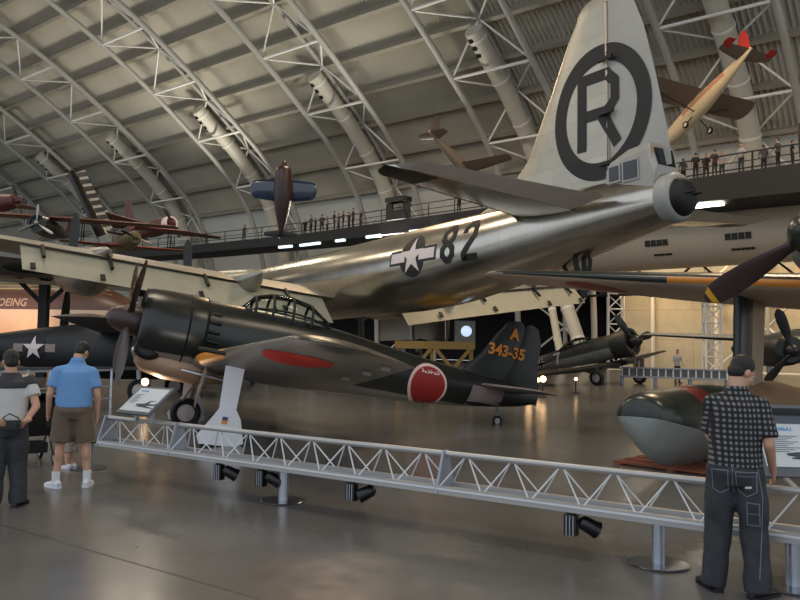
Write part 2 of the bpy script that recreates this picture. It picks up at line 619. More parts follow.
# floor: polished concrete
fm = mat('polished_concrete', (.405, .405, .405), .22, spec=.42)
nt = fm.node_tree; b = nt.nodes['Principled BSDF']
tc = nt.nodes.new('ShaderNodeTexCoord')
n1 = nt.nodes.new('ShaderNodeTexNoise'); n1.inputs['Scale'].default_value = .55; n1.inputs['Detail'].default_value = 8; n1.inputs['Roughness'].default_value = .62
n2 = nt.nodes.new('ShaderNodeTexNoise'); n2.inputs['Scale'].default_value = 5; n2.inputs['Detail'].default_value = 6
nt.links.new(tc.outputs['Object'], n1.inputs['Vector']); nt.links.new(tc.outputs['Object'], n2.inputs['Vector'])
cr = nt.nodes.new('ShaderNodeValToRGB')
cr.color_ramp.elements[0].position = .3; cr.color_ramp.elements[0].color = lin((.33, .325, .315)) + (1,)
cr.color_ramp.elements[1].position = .72; cr.color_ramp.elements[1].color = lin((.415, .41, .40)) + (1,)
nt.links.new(n1.outputs['Fac'], cr.inputs[0]); nt.links.new(cr.outputs[0], b.inputs['Base Color'])
mr = nt.nodes.new('ShaderNodeMapRange'); mr.inputs[1].default_value = .3; mr.inputs[2].default_value = .7; mr.inputs[3].default_value = .19; mr.inputs[4].default_value = .25
nt.links.new(n2.outputs['Fac'], mr.inputs[0]); nt.links.new(mr.outputs[0], b.inputs['Roughness'])
fl = MB()
fl.add([H(-60, -30), H(160, -30), H(160, 63), H(-60, 63), H(-60, -30, -.3), H(160, -30, -.3), H(160, 63, -.3), H(-60, 63, -.3)],
       [(0, 1, 2, 3), (7, 6, 5, 4), (0, 4, 5, 1), (1, 5, 6, 2), (2, 6, 7, 3), (3, 7, 4, 0)])
tag(fl.build('floor', fm, smooth=None), kind='structure')

ja, jb = ground(40, 536), ground(300, 611)
jd = (jb - ja).normalized()
tag(MB().bar(ja - jd * 6 + Vector((0, 0, .0005)), jb + jd * 3 + Vector((0, 0, .0005)), .018, .001).build('trim_8', mat('joint_filler', (.20, .19, .18), .5), None, None), kind='structure')
# hall frame of reference for things that run along the hall
HROT = math.atan2(AX.y, AX.x)
def hall_obj(o):
    o.rotation_euler.z = HROT
    return o
# in hall-local coordinates x runs along the hall and y towards the viewer's side (minus n)
def L(a, n, z): return (a, -n, z)

T0 = t_at_z(16.9); T1 = R(121)
A0, A1 = -42.0, 150.0
roof = MB()
rows = []
NT = 40
cols = int((A1 - A0) / .2)
for i in range(NT + 1):
    t = T0 + (T1 - T0) * i / NT
    (n_, z_), (ni, zi) = prof(t), prof(t, .3)
    row = []
    for k in range(cols + 1):
        a = A0 + (A1 - A0) * k / cols
        row.append(L(a, n_, z_) if k % 2 else L(a, ni, zi))
    rows.append(row)
roof.loft(rows, False, False, closed=False)
ceiling = hall_obj(roof.build('ceiling', m_roof, smooth=None))
tag(ceiling, kind='structure')

# purlins
def arc_ts(step, t0, t1, off):
    out = []; t = t0; acc = step; p = prof(t, off)
    while t < t1:
        q = prof(t, off)
        acc += math.hypot(q[0] - p[0], q[1] - p[1]); p = q
        if acc >= step:
            out.append(t); acc = 0
        t += .002
    return out
for t in arc_ts(3.45, T0 + .01, T1, .3):
    p, q = prof(t, .1), prof(t, .85)
    o = prof(t + .004, .1)
    d = Vector((o[0] - p[0], o[1] - p[1])).normalized() * .16
    pb = MB()
    vs = []
    for a in (A0, A1):
        for (n_, z_), s_ in ((p, -1), (p, 1), (q, 1), (q, -1)):
            vs.append(L(a, n_ + d.x * s_, z_ + d.y * s_))
    pb.add(vs, [(0, 1, 2, 3), (7, 6, 5, 4), (0, 4, 5, 1), (1, 5, 6, 2), (2, 6, 7, 3), (3, 7, 4, 0)])
    pb.build('purlin', m_purlin, ceiling, smooth=None)

# far wall with a wide opening at its foot
OA, OB, OZ = 27.0, 92.0, 6.6
def wall_strip(mb, a0, a1, z0, z1, k=6, mi=0):
    for i in range(k):
        za, zb = z0 + (z1 - z0) * i / k, z0 + (z1 - z0) * (i + 1) / k
        def pn(z, off): 
            return prof(t_at_z(max(z, .05)), 0)[0] + off
        vs = [L(a0, pn(za, 0), za), L(a1, pn(za, 0), za), L(a1, pn(zb, 0), zb), L(a0, pn(zb, 0), zb),
              L(a0, pn(za, .4), za), L(a1, pn(za, .4), za), L(a1, pn(zb, .4), zb), L(a0, pn(zb, .4), zb)]
        mb.add(vs, [(0, 1, 2, 3), (7, 6, 5, 4), (0, 4, 5, 1), (1, 5, 6, 2), (2, 6, 7, 3), (3, 7, 4, 0)], mi)
wb = MB()
wall_strip(wb, A0, OA, 0, 7.8, 3)
wall_strip(wb, OB, A1, 0, 7.8, 3)
wall_strip(wb, OA, OB, OZ, 7.8, 1)
wall_strip(wb, A0, A1, 7.8, 16.9, 6, 1)
tag(hall_obj(wb.build('wall_back', [m_wall, m_wallhi], smooth=30)), kind='structure')
# vertical joints of the cream wall
for i, a in enumerate((-12, -6, 0, 6, 11.5, 19, 24)):
    w_ = MB().box(L(a, 61.75, 3.8), (.22, .3, 7.6))
    tag(hall_obj(w_.build('trim_%d' % (i + 1), m_white, smooth=None)), kind='structure')
rb = MB()
D = 9.0
for c, s_ in ((((OA + OB) / 2, 62 + D, OZ / 2), (OB - OA, .3, OZ)), ((OA, 62 + D / 2 + .4, OZ / 2), (.3, D, OZ)), ((OB, 62 + D / 2 + .4, OZ / 2), (.3, D, OZ)),
              (((OA + OB) / 2, 62 + D / 2 + .4, OZ + .1), (OB - OA, D, .3)), (((OA + OB) / 2, 62 + D / 2 + .6, -.2), (OB - OA, D, .3))):
    rb.box(L(*c), s_)
tag(hall_obj(rb.build('wall_recess', m_dark, smooth=None)), kind='structure')
eb = MB()
sec_ = [prof(R(121) * q / 40, 0) for q in range(41)]
eb.add([L(A1, n_, z_) for n_, z_ in sec_] + [L(A1, sec_[-1][0], 0)] + [L(A1 + .4, n_, z_) for n_, z_ in sec_] + [L(A1 + .4, sec_[-1][0], 0)],
       [list(range(42)), list(range(42, 84))[::-1]] + [[q, q + 42, (q + 1) % 42 + 42, (q + 1) % 42] for q in range(42)])
tag(hall_obj(eb.build('wall_left', m_wallhi, smooth=None)), kind='structure')

# arch trusses: two inner chords, one outer chord, struts between the joints
ordinal = ['first', 'second', 'third', 'fourth', 'fifth', 'sixth', 'seventh', 'eighth']
truss_labels = [
    'white steel arch truss over the right part of the walkway behind the hanging white monoplane',
    'white steel arch truss rising behind the tall silver tail fin',
    'white steel arch truss coming down behind the dark tailplane tip of the silver bomber',
    'white steel arch truss coming down beside the vertically hanging dark aeroplane',
    'white steel arch truss above the radial-engined plane hanging over the silver wing',
    'white steel arch truss passing over the striped dark wing at upper left',
    'white steel arch truss at the far left edge of the vault',
]
for k in range(7):
    ac = 15.3 + 16.5 * k
    t_ = thing('roof_truss', truss_labels[k], 'roof truss', group='arch trusses of the vault')
    t_.rotation_euler.z = HROT
    ts = [i / 90 * R(120) for i in range(91)]
    def cpt(da, off, t):
        n_, z_ = prof(t, off)
        return Vector(L(ac + da, n_, max(z_, 0)))
    for da, off, r in ((-3.6, 2.6, .26), (3.6, 2.6, .26), (0, .75, .2)):
        tb = [max(t, .0001) for t in ts]
        MB().path([cpt(da, off, t) for t in tb], r, 10).build('chord', m_chord, t_, 60)
    nodes = arc_ts(6.6, .0001, R(118), 2.6)
    for i, t in enumerate(nodes):
        A_, B_ = cpt(-3.6, 2.6, t), cpt(3.6, 2.6, t)
        MB().tube(A_, B_, .12, n=7).build('strut', m_white, t_, 60)  # struts whiter than the chords: uplight on them is put into the colour
        if i + 1 < len(nodes):
            C_ = cpt(0, .75, (t + nodes[i + 1]) / 2)
            for P in (A_, B_, cpt(-3.6, 2.6, nodes[i + 1]), cpt(3.6, 2.6, nodes[i + 1])):
                MB().tube(P, C_, .085, n=6).build('strut', m_white, t_, 60)

# fat air ducts that climb inside the trusses
duct_labels = ['fat white air duct climbing the vault just right of the hanging white monoplane', 'fat white air duct passing behind the tall silver tail fin',
               'fat white air duct ending over the tip of the dark tailplane', 'fat white air duct coming down to the right of the vertically hung dark plane',
               'fat white air duct above the red-brown hanging aerobatic plane', 'fat white air duct at far left behind the brown hanging wing']
for k in range(6):
    ac = 15.3 + 16.9 * k
    tB, tE = t_at_z(9.5, 1.5), t_at_z(25.3, 1.5)
    pts = []
    for i in range(26):
        t = tB + (tE - tB) * i / 25
        n_, z_ = prof(t, 1.5)
        pts.append(Vector(L(ac, n_, z_)))
    d = thing('air_duct', duct_labels[k], 'air duct', group='ducts climbing the vault')
    d.rotation_euler.z = HROT
    MB().path(pts, .72, 20).build('duct', m_duct, d, 50)
    for j in (4, 9, 14, 19, 24):
        MB().path([pts[j], pts[j] + (pts[min(j + 1, 25)] - pts[j]) * .2], .77, 20).build('joint_ring', m_white, d, 50)
    for q in range(3):
        p = pts[24] + (pts[22] - pts[24]) * q * .42
        dr = Vector((.25, .95, -.5)).normalized()
        MB().tube(p + dr * .6, p + dr * .86, .22, n=14).build('nozzle', m_black, d, 50)

# ------------------------------------------------------------------ upper walkway with visitors
walk = [Vector((40, 24, 0)), Vector((22, 42, 0)), Vector((6, 58.3, 0)), Vector((-9.6, 74, 0)), Vector((-23, 84.5, 0)), Vector((-48, 101, 0))]
def resample(pts, step):
    out = []; 
    for a, b_ in zip(pts, pts[1:]):
        n = max(1, int((b_ - a).length / step))
        for i in range(n): out.append(a + (b_ - a) * i / n)
    return out + [pts[-1]]
def off_poly(pts, d):
    out = []
    for i, p in enumerate(pts):
        t = (pts[min(i + 1, len(pts) - 1)] - pts[max(i - 1, 0)]).normalized()
        out.append(p + Vector((t.y, -t.x, 0)) * d)
    return out
m_deck = mat('walkway_black', (.022, .022, .024), .6)
wk = thing('elevated_walkway', 'dark elevated visitor walkway along the far wall with black railing', 'walkway', (0, 0, 0))
w0, w1 = off_poly(walk, 0), off_poly(walk, 4.2)
dz_ = (10.3, 10.4, 10.75, 11.1, 11.1, 11.1)
MB().loft([[p + Vector((0, 0, z0)), p + Vector((0, 0, 12)), q + Vector((0, 0, 12)), q + Vector((0, 0, z0))] for p, q, z0 in zip(w0, w1, dz_)]).build('deck', m_deck, wk, smooth=None)
for pts in (off_poly(walk, .12), off_poly(walk, 4.05)):
    for h in (1.1, .6):
        MB().path([p + Vector((0, 0, 12 + h)) for p in pts], .045 if h > 1 else .03, 6).build('handrail', m_railing, wk, 50)
for p in resample(off_poly(walk, .12), 2.6):
    MB().bar(p + Vector((0, 0, 12)), p + Vector((0, 0, 13.12)), .09, .09).build('railing_post', m_railing, wk, None)
m_lampw = mat('walkway_lamp', (.9, .95, 1), .4, emit=(.85, .95, 1), estr=1.3)
for i, (s0, s1) in enumerate(((.105, .13), (.155, .17), (.455, .475), (.505, .52), (.545, .555), (.575, .60), (.61, .625))):
    # lit glass panels seen below the deck edge
    tot = sum((b_ - a).length for a, b_ in zip(walk, walk[1:]))
    def along(s_):
        s_ *= tot
        for a, b_ in zip(walk, walk[1:]):
            l = (b_ - a).length
            if s_ <= l: return a + (b_ - a) * s_ / l
            s_ -= l
        return walk[-1]
    a, b_ = along(s0), along(s1)
    zl = 10.25 if s0 < .3 else 10.9
    MB().bar(a + Vector((0, 0, zl)), b_ + Vector((0, 0, zl)), .25, .22).build('lamp_panel', m_lampw, wk, None)

# main supply duct below the walkway
pl = thing('supply_plenum', 'huge pale supply duct with dark grilles running below the walkway', 'air duct', (0, 0, 0))
pp = off_poly(walk, 6.3)[:4]
ppr = resample(pp, 3.0)
rings = []
for i, p in enumerate(ppr):
    t = (ppr[min(i + 1, len(ppr) - 1)] - ppr[max(i - 1, 0)]).normalized(); nrm = Vector((t.y, -t.x, 0))
    rings.append([p + nrm * 2.3 * math.cos(2 * PI * k / 28) + Vector((0, 0, 9.25 + 2.0 * math.sin(2 * PI * k / 28))) for k in range(28)])
m_plen = mat('plenum_paint', (.72, .665, .585), .5, noise=.05, nscale=.4)
plb = MB().loft(rings).build('shell', m_plen, pl, 50)
bv = bvh_of(plb)
m_grille = mat('grille_dark', (.08, .075, .07), .6)
def grille(px, py, w, h, nslot):
    for Y in [x * .25 for x in range(120, 320)]:
        p = at(px, py, Y)
        h_ = bv.find_nearest(p)
        if h_[3] < .25:
            co, no = h_[0], h_[1]
            t = Vector((0, 0, 1)).cross(no).normalized(); up = no.cross(t)
            rot = Matrix((t, up, no)).transposed()
            for k in range(nslot):
                MB().box(co + t * ((k - (nslot - 1) / 2) * w / nslot), (w / nslot * .84, h, .1), rot).build('grille', m_grille, pl, None)
            return
hp0 = off_poly(walk, 8.9)[:4]
hp = resample(hp0, 2.4)
for k_, (a, b_) in enumerate(zip(hp, hp[1:])):
    MB().bar(a + Vector((0, 0, 5.8 if k_ % 2 else 8.0)), b_ + Vector((0, 0, 8.0 if k_ % 2 else 5.8)), .12, .14).build('hanger_brace', m_black, pl, None)
MB().path([p + Vector((0, 0, 5.75)) for p in hp], .1, 8).build('hanger_rail', m_black, pl, 50)
grille(656, 243, 1.7, .42, 4); grille(737, 236, 1.7, .42, 4); grille(662, 256, 1.3, .14, 5); grille(743, 249, 1.5, .14, 5)

# lower cross bridge on posts at the left
lb = thing('foot_bridge', 'black steel foot bridge on forked posts behind the silver wing flap', 'bridge', (0, 0, 0))
b0, b1 = Vector((-24.5, 21.5, 0)), Vector((-12.5, 39.8, 0))
d = (b1 - b0).normalized(); s_ = Vector((d.y, -d.x, 0))
mb = MB()
mb.loft([[p + s_ * q + Vector((0, 0, z)) for q, z in ((-1.3, 4.25), (-1.3, 5.0), (1.3, 5.0), (1.3, 4.25))] for p in (b0, b1)])
mb.build('deck', m_black, lb, None)
MB().bar(b0 + s_ * 1.38 + Vector((0, 0, 4.05)), b1 + s_ * 1.38 + Vector((0, 0, 4.05)), .1, .16).build('edge_beam', mat('edge_grey', (.36, .36, .34), .5), lb, None)
fb2 = thing('foot_bridge', 'short far piece of black foot bridge seen below the silver fuselage on one forked post', 'bridge')
c0_ = at(361, 330, 53.5); c0_.z = 0
MB().loft([[p + s_ * q + Vector((0, 0, z)) for q, z in ((-1.3, 4.25), (-1.3, 5.0), (1.3, 5.0), (1.3, 4.25))] for p in (c0_ - d * 3, c0_ + d * 3)]).build('deck', m_black, fb2, None)
for px_, Y_, lb in ((43, 34, lb), (361, 53.5, fb2)):
    c = at(px_, 330, Y_); c.z = 0
    MB().bar(c, c + Vector((0, 0, 4.25)), .36, .36).build('post', m_black, lb, None)
    for q in (-1, 1):
        MB().bar(c + Vector((0, 0, 3.1)), c + d * q * .5 + Vector((q * .75, 0, 4.25)), .16, .2).build('fork_arm', m_black, lb, None)
# ================================================================== silver bomber
m_al = panel_mat('polished_aluminium', (.72, .70, .66), .23, 1.0, 1.5, .62, vary=.09)
m_alw = panel_mat('wing_aluminium', (.58, .57, .54), .5, .7, 1.6, 1.1, axes=(1, 0), vary=.07)
m_alf = panel_mat('fin_aluminium', (.66, .645, .60), .42, .75, 1.3, .55, vary=.09)
m_fab = mat('doped_fabric', (.60, .60, .585), .55, .15, noise=.05, nscale=2)
m_elev = mat('elevator_fabric', (.80, .79, .76), .6, noise=.04, nscale=2)
m_flap = mat('flap_paint', (.61, .61, .55), .5, .1, noise=.06, nscale=2.5)
m_boot = mat('deicer_rubber', (.055, .055, .055), .5)
m_mark = mat('black_marking', (.022, .022, .025), .6)
m_whitem = mat('white_marking', (.86, .81, .80), .55)
m_navy = mat('insignia_dark', (.07, .075, .095), .55)
m_lampd = mat('soot_black', (.07, .065, .06), .6)
m_glass = mat('dark_glass', (.10, .13, .15), .08, 0, .6)
m_tyre = mat('tyre_rubber', (.05, .05, .05), .7)
m_hub = mat('hub_metal', (.72, .68, .68), .4, .1)
m_oleo = mat('oleo_steel', (.55, .55, .55), .3, .8)
m_prop = mat('black_prop', (.05, .05, .05), .42)
m_yel = mat('yellow_tip', (.80, .58, .12), .5)
m_brass = mat('pale_trim', (.74, .66, .58), .35, .6)

B = thing('bomber', 'huge polished silver four-engined bomber with circled R on its tall fin and number 82', 'aeroplane',
          (6.567, 18.428, 4.634), (0, R(1.62), R(122.62)))
st = [(-.02, .71, .50, .58), (.1, .71, .53, .61), (.8, .68, .63, .72), (2, .6, .78, .86), (4, .42, .98, 1.05), (6.5, .2, 1.2, 1.25),
      (9, .05, 1.38, 1.40), (11.5, 0, 1.45, 1.45), (18, 0, 1.45, 1.45), (24, 0, 1.45, 1.45), (27, -.05, 1.38, 1.38), (29, -.1, 1.05, 1.08), (30, -.15, .6, .62), (30.2, -.15, .35, .36)]
fusl = body(st, 48, per=5).build('fuselage', m_al, B, 50)
fbv = bvh_of(fusl)

# tall fin, dorsal fillet and rudder (sections are (z, xLE, chord, y, thickness))
def tail_sec(zs):
    out = []
    for z, le, te in zs:
        out.append((z, le, le - te, 0, .11 if le - te < 4.5 else .09 * 4.5 / (le - te)))
    return out
finS = tail_sec([(1.2, 8.4, 2.0), (1.7, 6.7, 2.0), (2.15, 5.8, 2.0), (2.7, 5.15, 2.0), (4.4, 4.15, 2.0), (5.6, 3.5, 2.0), (6.2, 3.1, 2.0)])
fs = [(s_[0], s_[1], s_[2] * 1.42, 0, s_[4] * .78) for s_ in finS]
fin = wing(fs, 1, 0, 1 / 1.42, tip=.45, vert=True, cam_=0, two=False).build('tail_fin', m_alf, B, 40)
rudS = [(1.55, 2.03 , 1.95, 0, .13), (2.4, 2.03, 1.85, 0, .13), (4.0, 2.03, 1.52, 0, .13), (5.3, 2.03, 1.2, 0, .13), (6.2, 2.03, .85, 0, .12)]
rud = wing(rudS, 1, 0, 1, tip=.42, vert=True, cam_=0, two=False).build('rudder', m_fab, B, 40)
MB().tube((2.03, .05, 1.5), (2.03, .05, 6.3), .045, n=8).build('rudder_hinge', m_brass, B, 50)
for z in (1.95, 3.3, 4.75):
    MB().box((1.95, .2, z), (.5, .07, .09)).build('hinge_bracket', m_mark, B, None)
tbv = bvh_of(fin, rud)
XU = (-1, 0, 0); ZU = (0, 0, 1)
RC = (2.05, 0, 3.45)
decal('ring_marking', [[(x * .93, y * 1.05) for x, y in p] for p in ring_polys(1.30, 1.75, 64)], (2.22, 0, 3.38), XU, ZU, tbv, .02, m_mark, B, .15)
Rp = stroke([(-.62, -1.0), (-.62, .96), (.22, .96), (.5, .68), (.5, .22), (.22, -.06), (-.62, -.06)], .30) + stroke([(.02, -.06), (.58, -1.0)], .32)
decal('letter_marking', Rp, (2.22, 0, 3.42), XU, ZU, tbv, .025, m_mark, B, .15)

# tail gunner's cabin
cab = MB()
rg = []
for x, hw, zt in ((1.95, .30, 1.50), (1.75, .42, 1.86), (1.1, .50, 2.06), (.42, .52, 2.12), (.22, .50, 1.5)):
    rg.append([(x, hw, .8), (x, hw, zt - .22), (x, hw * .74, zt), (x, -hw * .74, zt), (x, -hw, zt - .22), (x, -hw, .8)])
cab.loft(rg)
cabo = cab.build('gunner_cabin', m_fab, B, 20)
for x, w_, h in ((1.42, .30, .36), (.90, .42, .44)):
    f_ = MB().box((x, .515, 1.5), (w_ + .1, .05, h + .1)).build('window_frame', m_fab, cabo, None)
    MB().box((x, .53, 1.5), (w_, .05, h)).build('window_pane', m_glass, cabo, None)
MB().bar((.29, 0, 1.42), (.39, 0, 2.04), .90, .05, up=(1, 0, 0)).build('rear_window', m_brass, cabo, None)
MB().bar((.25, 0, 1.52), (.34, 0, 1.96), .64, .06, up=(1, 0, 0)).build('window_pane', m_glass, cabo, None)
tur = MB().lathe([(.20, .60), (-.04, .61), (-.14, .56), (-.18, .50)], 32, c=(0, 0, .70)).build('tail_turret', m_fab, B, 40)
MB().lathe([(-.10, .49), (-.26, .46), (-.38, .32), (-.42, .08)], 28, c=(0, 0, .70)).build('turret_ball', m_mark, tur, 40)
for y in (-.14, .14):
    MB().tube((-.3, y, .72), (-.62, y, .74), .03, n=8).build('gun_barrel', m_mark, tur, 50)

# tailplane
stabS = [(.45, 5.15, 3.8, 1.06, .11), (6.1, 3.35, 1.85, 1.12, .09)]
SI = R(4.5)
for sd in (1, -1):
    stb = wing(stabS, sd, 0, .66, inc=SI, tip=.5, cam_=0).build('tailplane', m_al, B, 40)
    ev = wing(stabS, sd, .665, 1, inc=SI, tip=.42, cam_=0, y0=.9)
    for q_, p_ in enumerate(ev.v):                      # elevators stand a little trailing-edge up
        s_ = interp(stabS, min(abs(p_.y), 6.1)); xh = s_[1] - .665 * s_[2]; zh = s_[3] - .665 * s_[2] * math.sin(SI)
        dx_, dz_ = p_.x - xh, p_.z - zh; ca, sa = math.cos(R(5)), math.sin(R(5))
        ev.v[q_] = Vector((xh + dx_ * ca + dz_ * sa, p_.y, zh - dx_ * sa + dz_ * ca))
    ev.build('elevator', m_elev, B, 40)
    wing(stabS, sd, 0, .10, grow=1.05, inc=SI, tip=.5, cam_=0, y0=.8).build('deicer_boot', m_boot, stb, 40)
    wing(stabS, sd, 0, .62, grow=1.06, inc=SI, tip=.5, cam_=0, y0=5.35).build('tip_boot', m_boot, stb, 40)
# tail bumper
tb = MB().bar((3.0, 0, -.30), (3.0, 0, -1.45), .08, .12).build('tail_skid', m_lampd, B, None)
MB().bar((3.8, 0, -.55), (3.0, 0, -1.45), .07, .08).build('skid_strut', m_mark, tb, None)
for y in (-.3, .3):
    MB().bar((3.05, y, -.4), (3.02, y * .4, -1.25), .03, .16).build('skid_door', m_mark, tb, None)

# markings on the side
sx = 9.35
O = (sx, 0, .25)
ins = decal('insignia', [disc_poly(.70, 44)], O, XU, ZU, fbv, .008, m_navy, B, .2)
decal('insignia_bar_border', [[(-1.28, -.24), (1.28, -.24), (1.28, .26), (-1.28, .26)]], O, XU, ZU, fbv, .010, m_navy, ins, .2)
decal('insignia_bar', [[(-1.2, -.16), (-.40, -.16), (-.40, .18), (-1.2, .18)]], O, XU, ZU, fbv, .014, m_whitem, ins, .2)
decal('insignia_bar', [[(.40, -.16), (1.2, -.16), (1.2, .18), (.40, .18)]], O, XU, ZU, fbv, .014, m_whitem, ins, .2)
decal('insignia_star', [star_poly(.66)], O, XU, ZU, fbv, .018, m_whitem, ins, .2)
def oct8(x0, w, h, s):
    a = w / 2; c = .16
    up = [(x0 - a + c, h), (x0 + a - c, h), (x0 + a, h - c), (x0 + a, c), (x0 + a - c, 0), (x0 - a + c, 0), (x0 - a, c), (x0 - a, h - c), (x0 - a + c, h)]
    dn = [(x0 - a + c, 0), (x0 + a - c, 0), (x0 + a, -c), (x0 + a, -h + c), (x0 + a - c, -h), (x0 - a + c, -h), (x0 - a, -h + c), (x0 - a, -c), (x0 - a + c, 0)]
    return stroke(up, s) + stroke(dn, s)
num = oct8(-.52, .46, .52, .21)
num += stroke([(.22, .24), (.22, .38), (.36, .52), (.56, .52), (.70, .38), (.70, .12), (.22, -.40), (.22, -.52), (.80, -.52)], .21)
decal('number_marking', num, (sx - 2.35, 0, .44), XU, ZU, fbv, .010, m_mark, B, .2)

# wings, flaps, engines, undercarriage
wS = [(1.0, 20.4, 5.4, -.45, .19), (4.6, 20.15, 4.75, -.03, .18), (10.5, 19.4, 3.9, .62, .15), (21.2, 18.2, 2.2, 1.75, .10)]
fS = [(1.75, 0, 1.5, 0, .13), (12.3, 0, 1.15, 0, .13)]
m_cowl = panel_mat('cowl_aluminium', (.62, .61, .58), .36, .9, .9, .8, vary=.06)
for sd in (1, -1):
    wg = wing(wS, sd, inc=R(3.5), tip=.6, n=18).build('wing', m_alw, B, 45)
    wing([(y, x + .0, c, z + .004, t) for y, x, c, z, t in wS], sd, 0, .06, grow=1.04, inc=R(3.5), y0=1.6, n=8, tip=.6).build('deicer_boot', m_boot, wg, 40)
    # aileron joint
    wing(wS, sd, .80, 1.0, grow=1.02, inc=R(3.5), y0=12.7, y1=20.4, n=8, tip=0).build('aileron', m_fab, wg, 40)
    # lowered flap: hung behind and below the trailing edge
    rings = []
    for y in (1.7, 4.0, 8.0, 12.35):
        s_ = interp(wS, y)
        te = Vector((s_[1] - s_[2], sd * y, s_[3] - s_[2] * math.sin(R(3.5)) + .02))
        ring = foil_ring((0, 0, 1.42 - .016 * y, 0, .13), 1, inc=R(46), cam_=.02, n=10)
        rings.append([te + Vector((p[0] + .12, 0, p[2] - .10)) for p in ring])
    fl_ = MB().loft(rings).build('flap', m_flap, wg, 40)
    fb = bvh_of(fl_)
    for y in (3.2, 6.3, 9.6, 11.7):
        s_ = interp(wS, y)
        te = Vector((s_[1] - s_[2], sd * y, s_[3] - s_[2] * math.sin(R(3.5))))
        a = te + Vector((.1, 0, .02)); c = te + Vector((-.42, 0, -.42))
        MB().bar(a, c, .10, .10).build('flap_track', m_mark, fl_, None)
        MB().bar(te + Vector((-.62, sd * .35, -.66)), te + Vector((-.79, sd * .35, -.86)), .15, .05, up=(1, 0, 1)).build('flap_slot', m_mark, fl_, None)
    for i, y in enumerate((4.6, 9.7)):
        s_ = interp(wS, y)
        zc = s_[3] - .18
        xb = s_[1]
        back = -5.9 if i == 0 else -4.2
        stn = [(back, .18, .02, .03), (back + .7, .02, .32, .34), (back + 2.2, -.22, .62, .72), (-1.2, -.28, .80, .92), (.8, -.12, .82, .88), (1.9, -.02, .80, .82), (2.35, 0, .70, .72), (2.5, 0, .58, .6)]
        nb = MB().loft([fus_ring(xb + q[0], zc + q[1], q[2], q[3], 28) for q in smooth_stations(stn, 4)])
        nb.v = [Vector((p.x, p.y + sd * y, p.z)) for p in nb.v]
        nc = nb.build('nacelle', m_cowl, B, 50)
        MB().lathe([(0, .50), (.08, .56), (.1, .3)], 24, c=(xb + 2.46, sd * y, zc)).build('engine_face', m_mark, nc, 40)
        propeller(nc, xb + 2.75, zc, 4, 2.52, .36, m_prop, m_al, ang0=4 if i else 0, spin_r=.22, spin_l=.35, tip=None, y=sd * y)
    # main leg with twin wheels
    y = 4.6
    g = MB().tube((18.6, sd * y, -.9), (18.3, sd * y, -2.85), .17, n=14).build('main_leg', m_oleo, B, 50)
    MB().tube((18.3, sd * y - .75, -2.85), (18.3, sd * y + .75, -2.85), .1, n=10).build('axle', m_oleo, g, 50)
    MB().bar((19.9, sd * y, -.9), (18.4, sd * y, -2.3), .1, .14).build('drag_strut', m_oleo, g, None)
    for q in (-.48, .48):
        wheel(g, (18.3, sd * y + q, -2.85), .70, .46, m_tyre, m_hub)
    for q in (-.95, .95):
        MB().box((18.3, sd * y + q, -1.75), (2.6, .05, 1.0)).build('gear_door', m_cowl, g, None)

# ================================================================== dark green fighter (foreground)
m_grn = split_mat('dark_green_two_tone', (.125, .135, .12), (.50, .47, .43), -.44, -.012, .30, 0, .15, 2.2, .05)
m_grn1 = mat('dark_green_paint', (.125, .135, .12), .32, noise=.15, nscale=2.5)
m_und = mat('grey_underside', (.46, .44, .42), .45, noise=.12, nscale=2.5)
m_red = mat('hinomaru_red', (.55, .13, .12), .5, noise=.08, nscale=4)
m_redu = mat('hinomaru_red_lit', (.70, .20, .16), .5, noise=.08, nscale=4)  # same insignia red, brightened: floodlight from below is put into the colour
m_tan = mat('cowl_underside_lit', (.66, .54, .44), .4, noise=.08)  # grey underside; warm light from below is put into the tan colour
m_pale = mat('pale_panel', (.56, .50, .48), .5, noise=.12, nscale=6)
m_orange = mat('orange_paint', (.80, .50, .17), .5)
m_doorw = mat('gear_door_paint', (.80, .82, .85), .4)
m_pink = mat('insignia_border', (.85, .74, .71), .5)
m_brownp = mat('brown_prop', (.22, .155, .14), .38)

N = thing('fighter', 'dark green propeller fighter with red disc and tail number 343-35 behind the rail', 'aeroplane',
          (-3.17, 15.05, 1.741), (0, R(-10.24), R(202.91)))
st = [(.70, 0, .62, .66), (.2, -.01, .60, .68), (-.8, -.02, .55, .70), (-1.8, -.02, .50, .66), (-2.8, -.04, .43, .58), (-3.8, -.06, .36, .50), (-4.8, -.05, .27, .41),
      (-5.8, -.02, .17, .31), (-6.6, .02, .08, .21), (-6.95, .05, .03, .12)]
nf = body(st, 40, per=4).build('fuselage', m_grn, N, 50)
cw = MB().loft([fus_ring(x, zc, hw, hh, 40) for x, zc, hw, hh in
     ((1.45, 0, .50, .50), (1.74, 0, .53, .53), (1.81, 0, .57, .57), (1.78, 0, .63, .64), (1.66, -.01, .665, .68), (1.4, -.02, .68, .70), (1.0, -.02, .69, .71), (.72, -.02, .69, .71), (.64, -.02, .67, .69), (.66, -.02, .60, .62))])
cwo = cw.build('cowling', m_grn, N, 50)
MB().lathe([(1.46, .51), (1.5, .3)], 28).build('engine', m_mark, cwo, 40)
for k in range(9):
    a = 2 * PI * k / 9
    MB().tube((1.62, .25 * math.cos(a), .25 * math.sin(a)), (1.62, .48 * math.cos(a), .48 * math.sin(a)), .10, n=10).build('cylinder_head', m_oleo, cwo, 50)
for x in (.98, .66):
    MB().lathe([(x - .012, .70), (x + .012, .716), (x + .02, .70)], 40, c=(0, 0, -.02)).build('cowl_seam', m_mark, cwo, 60)
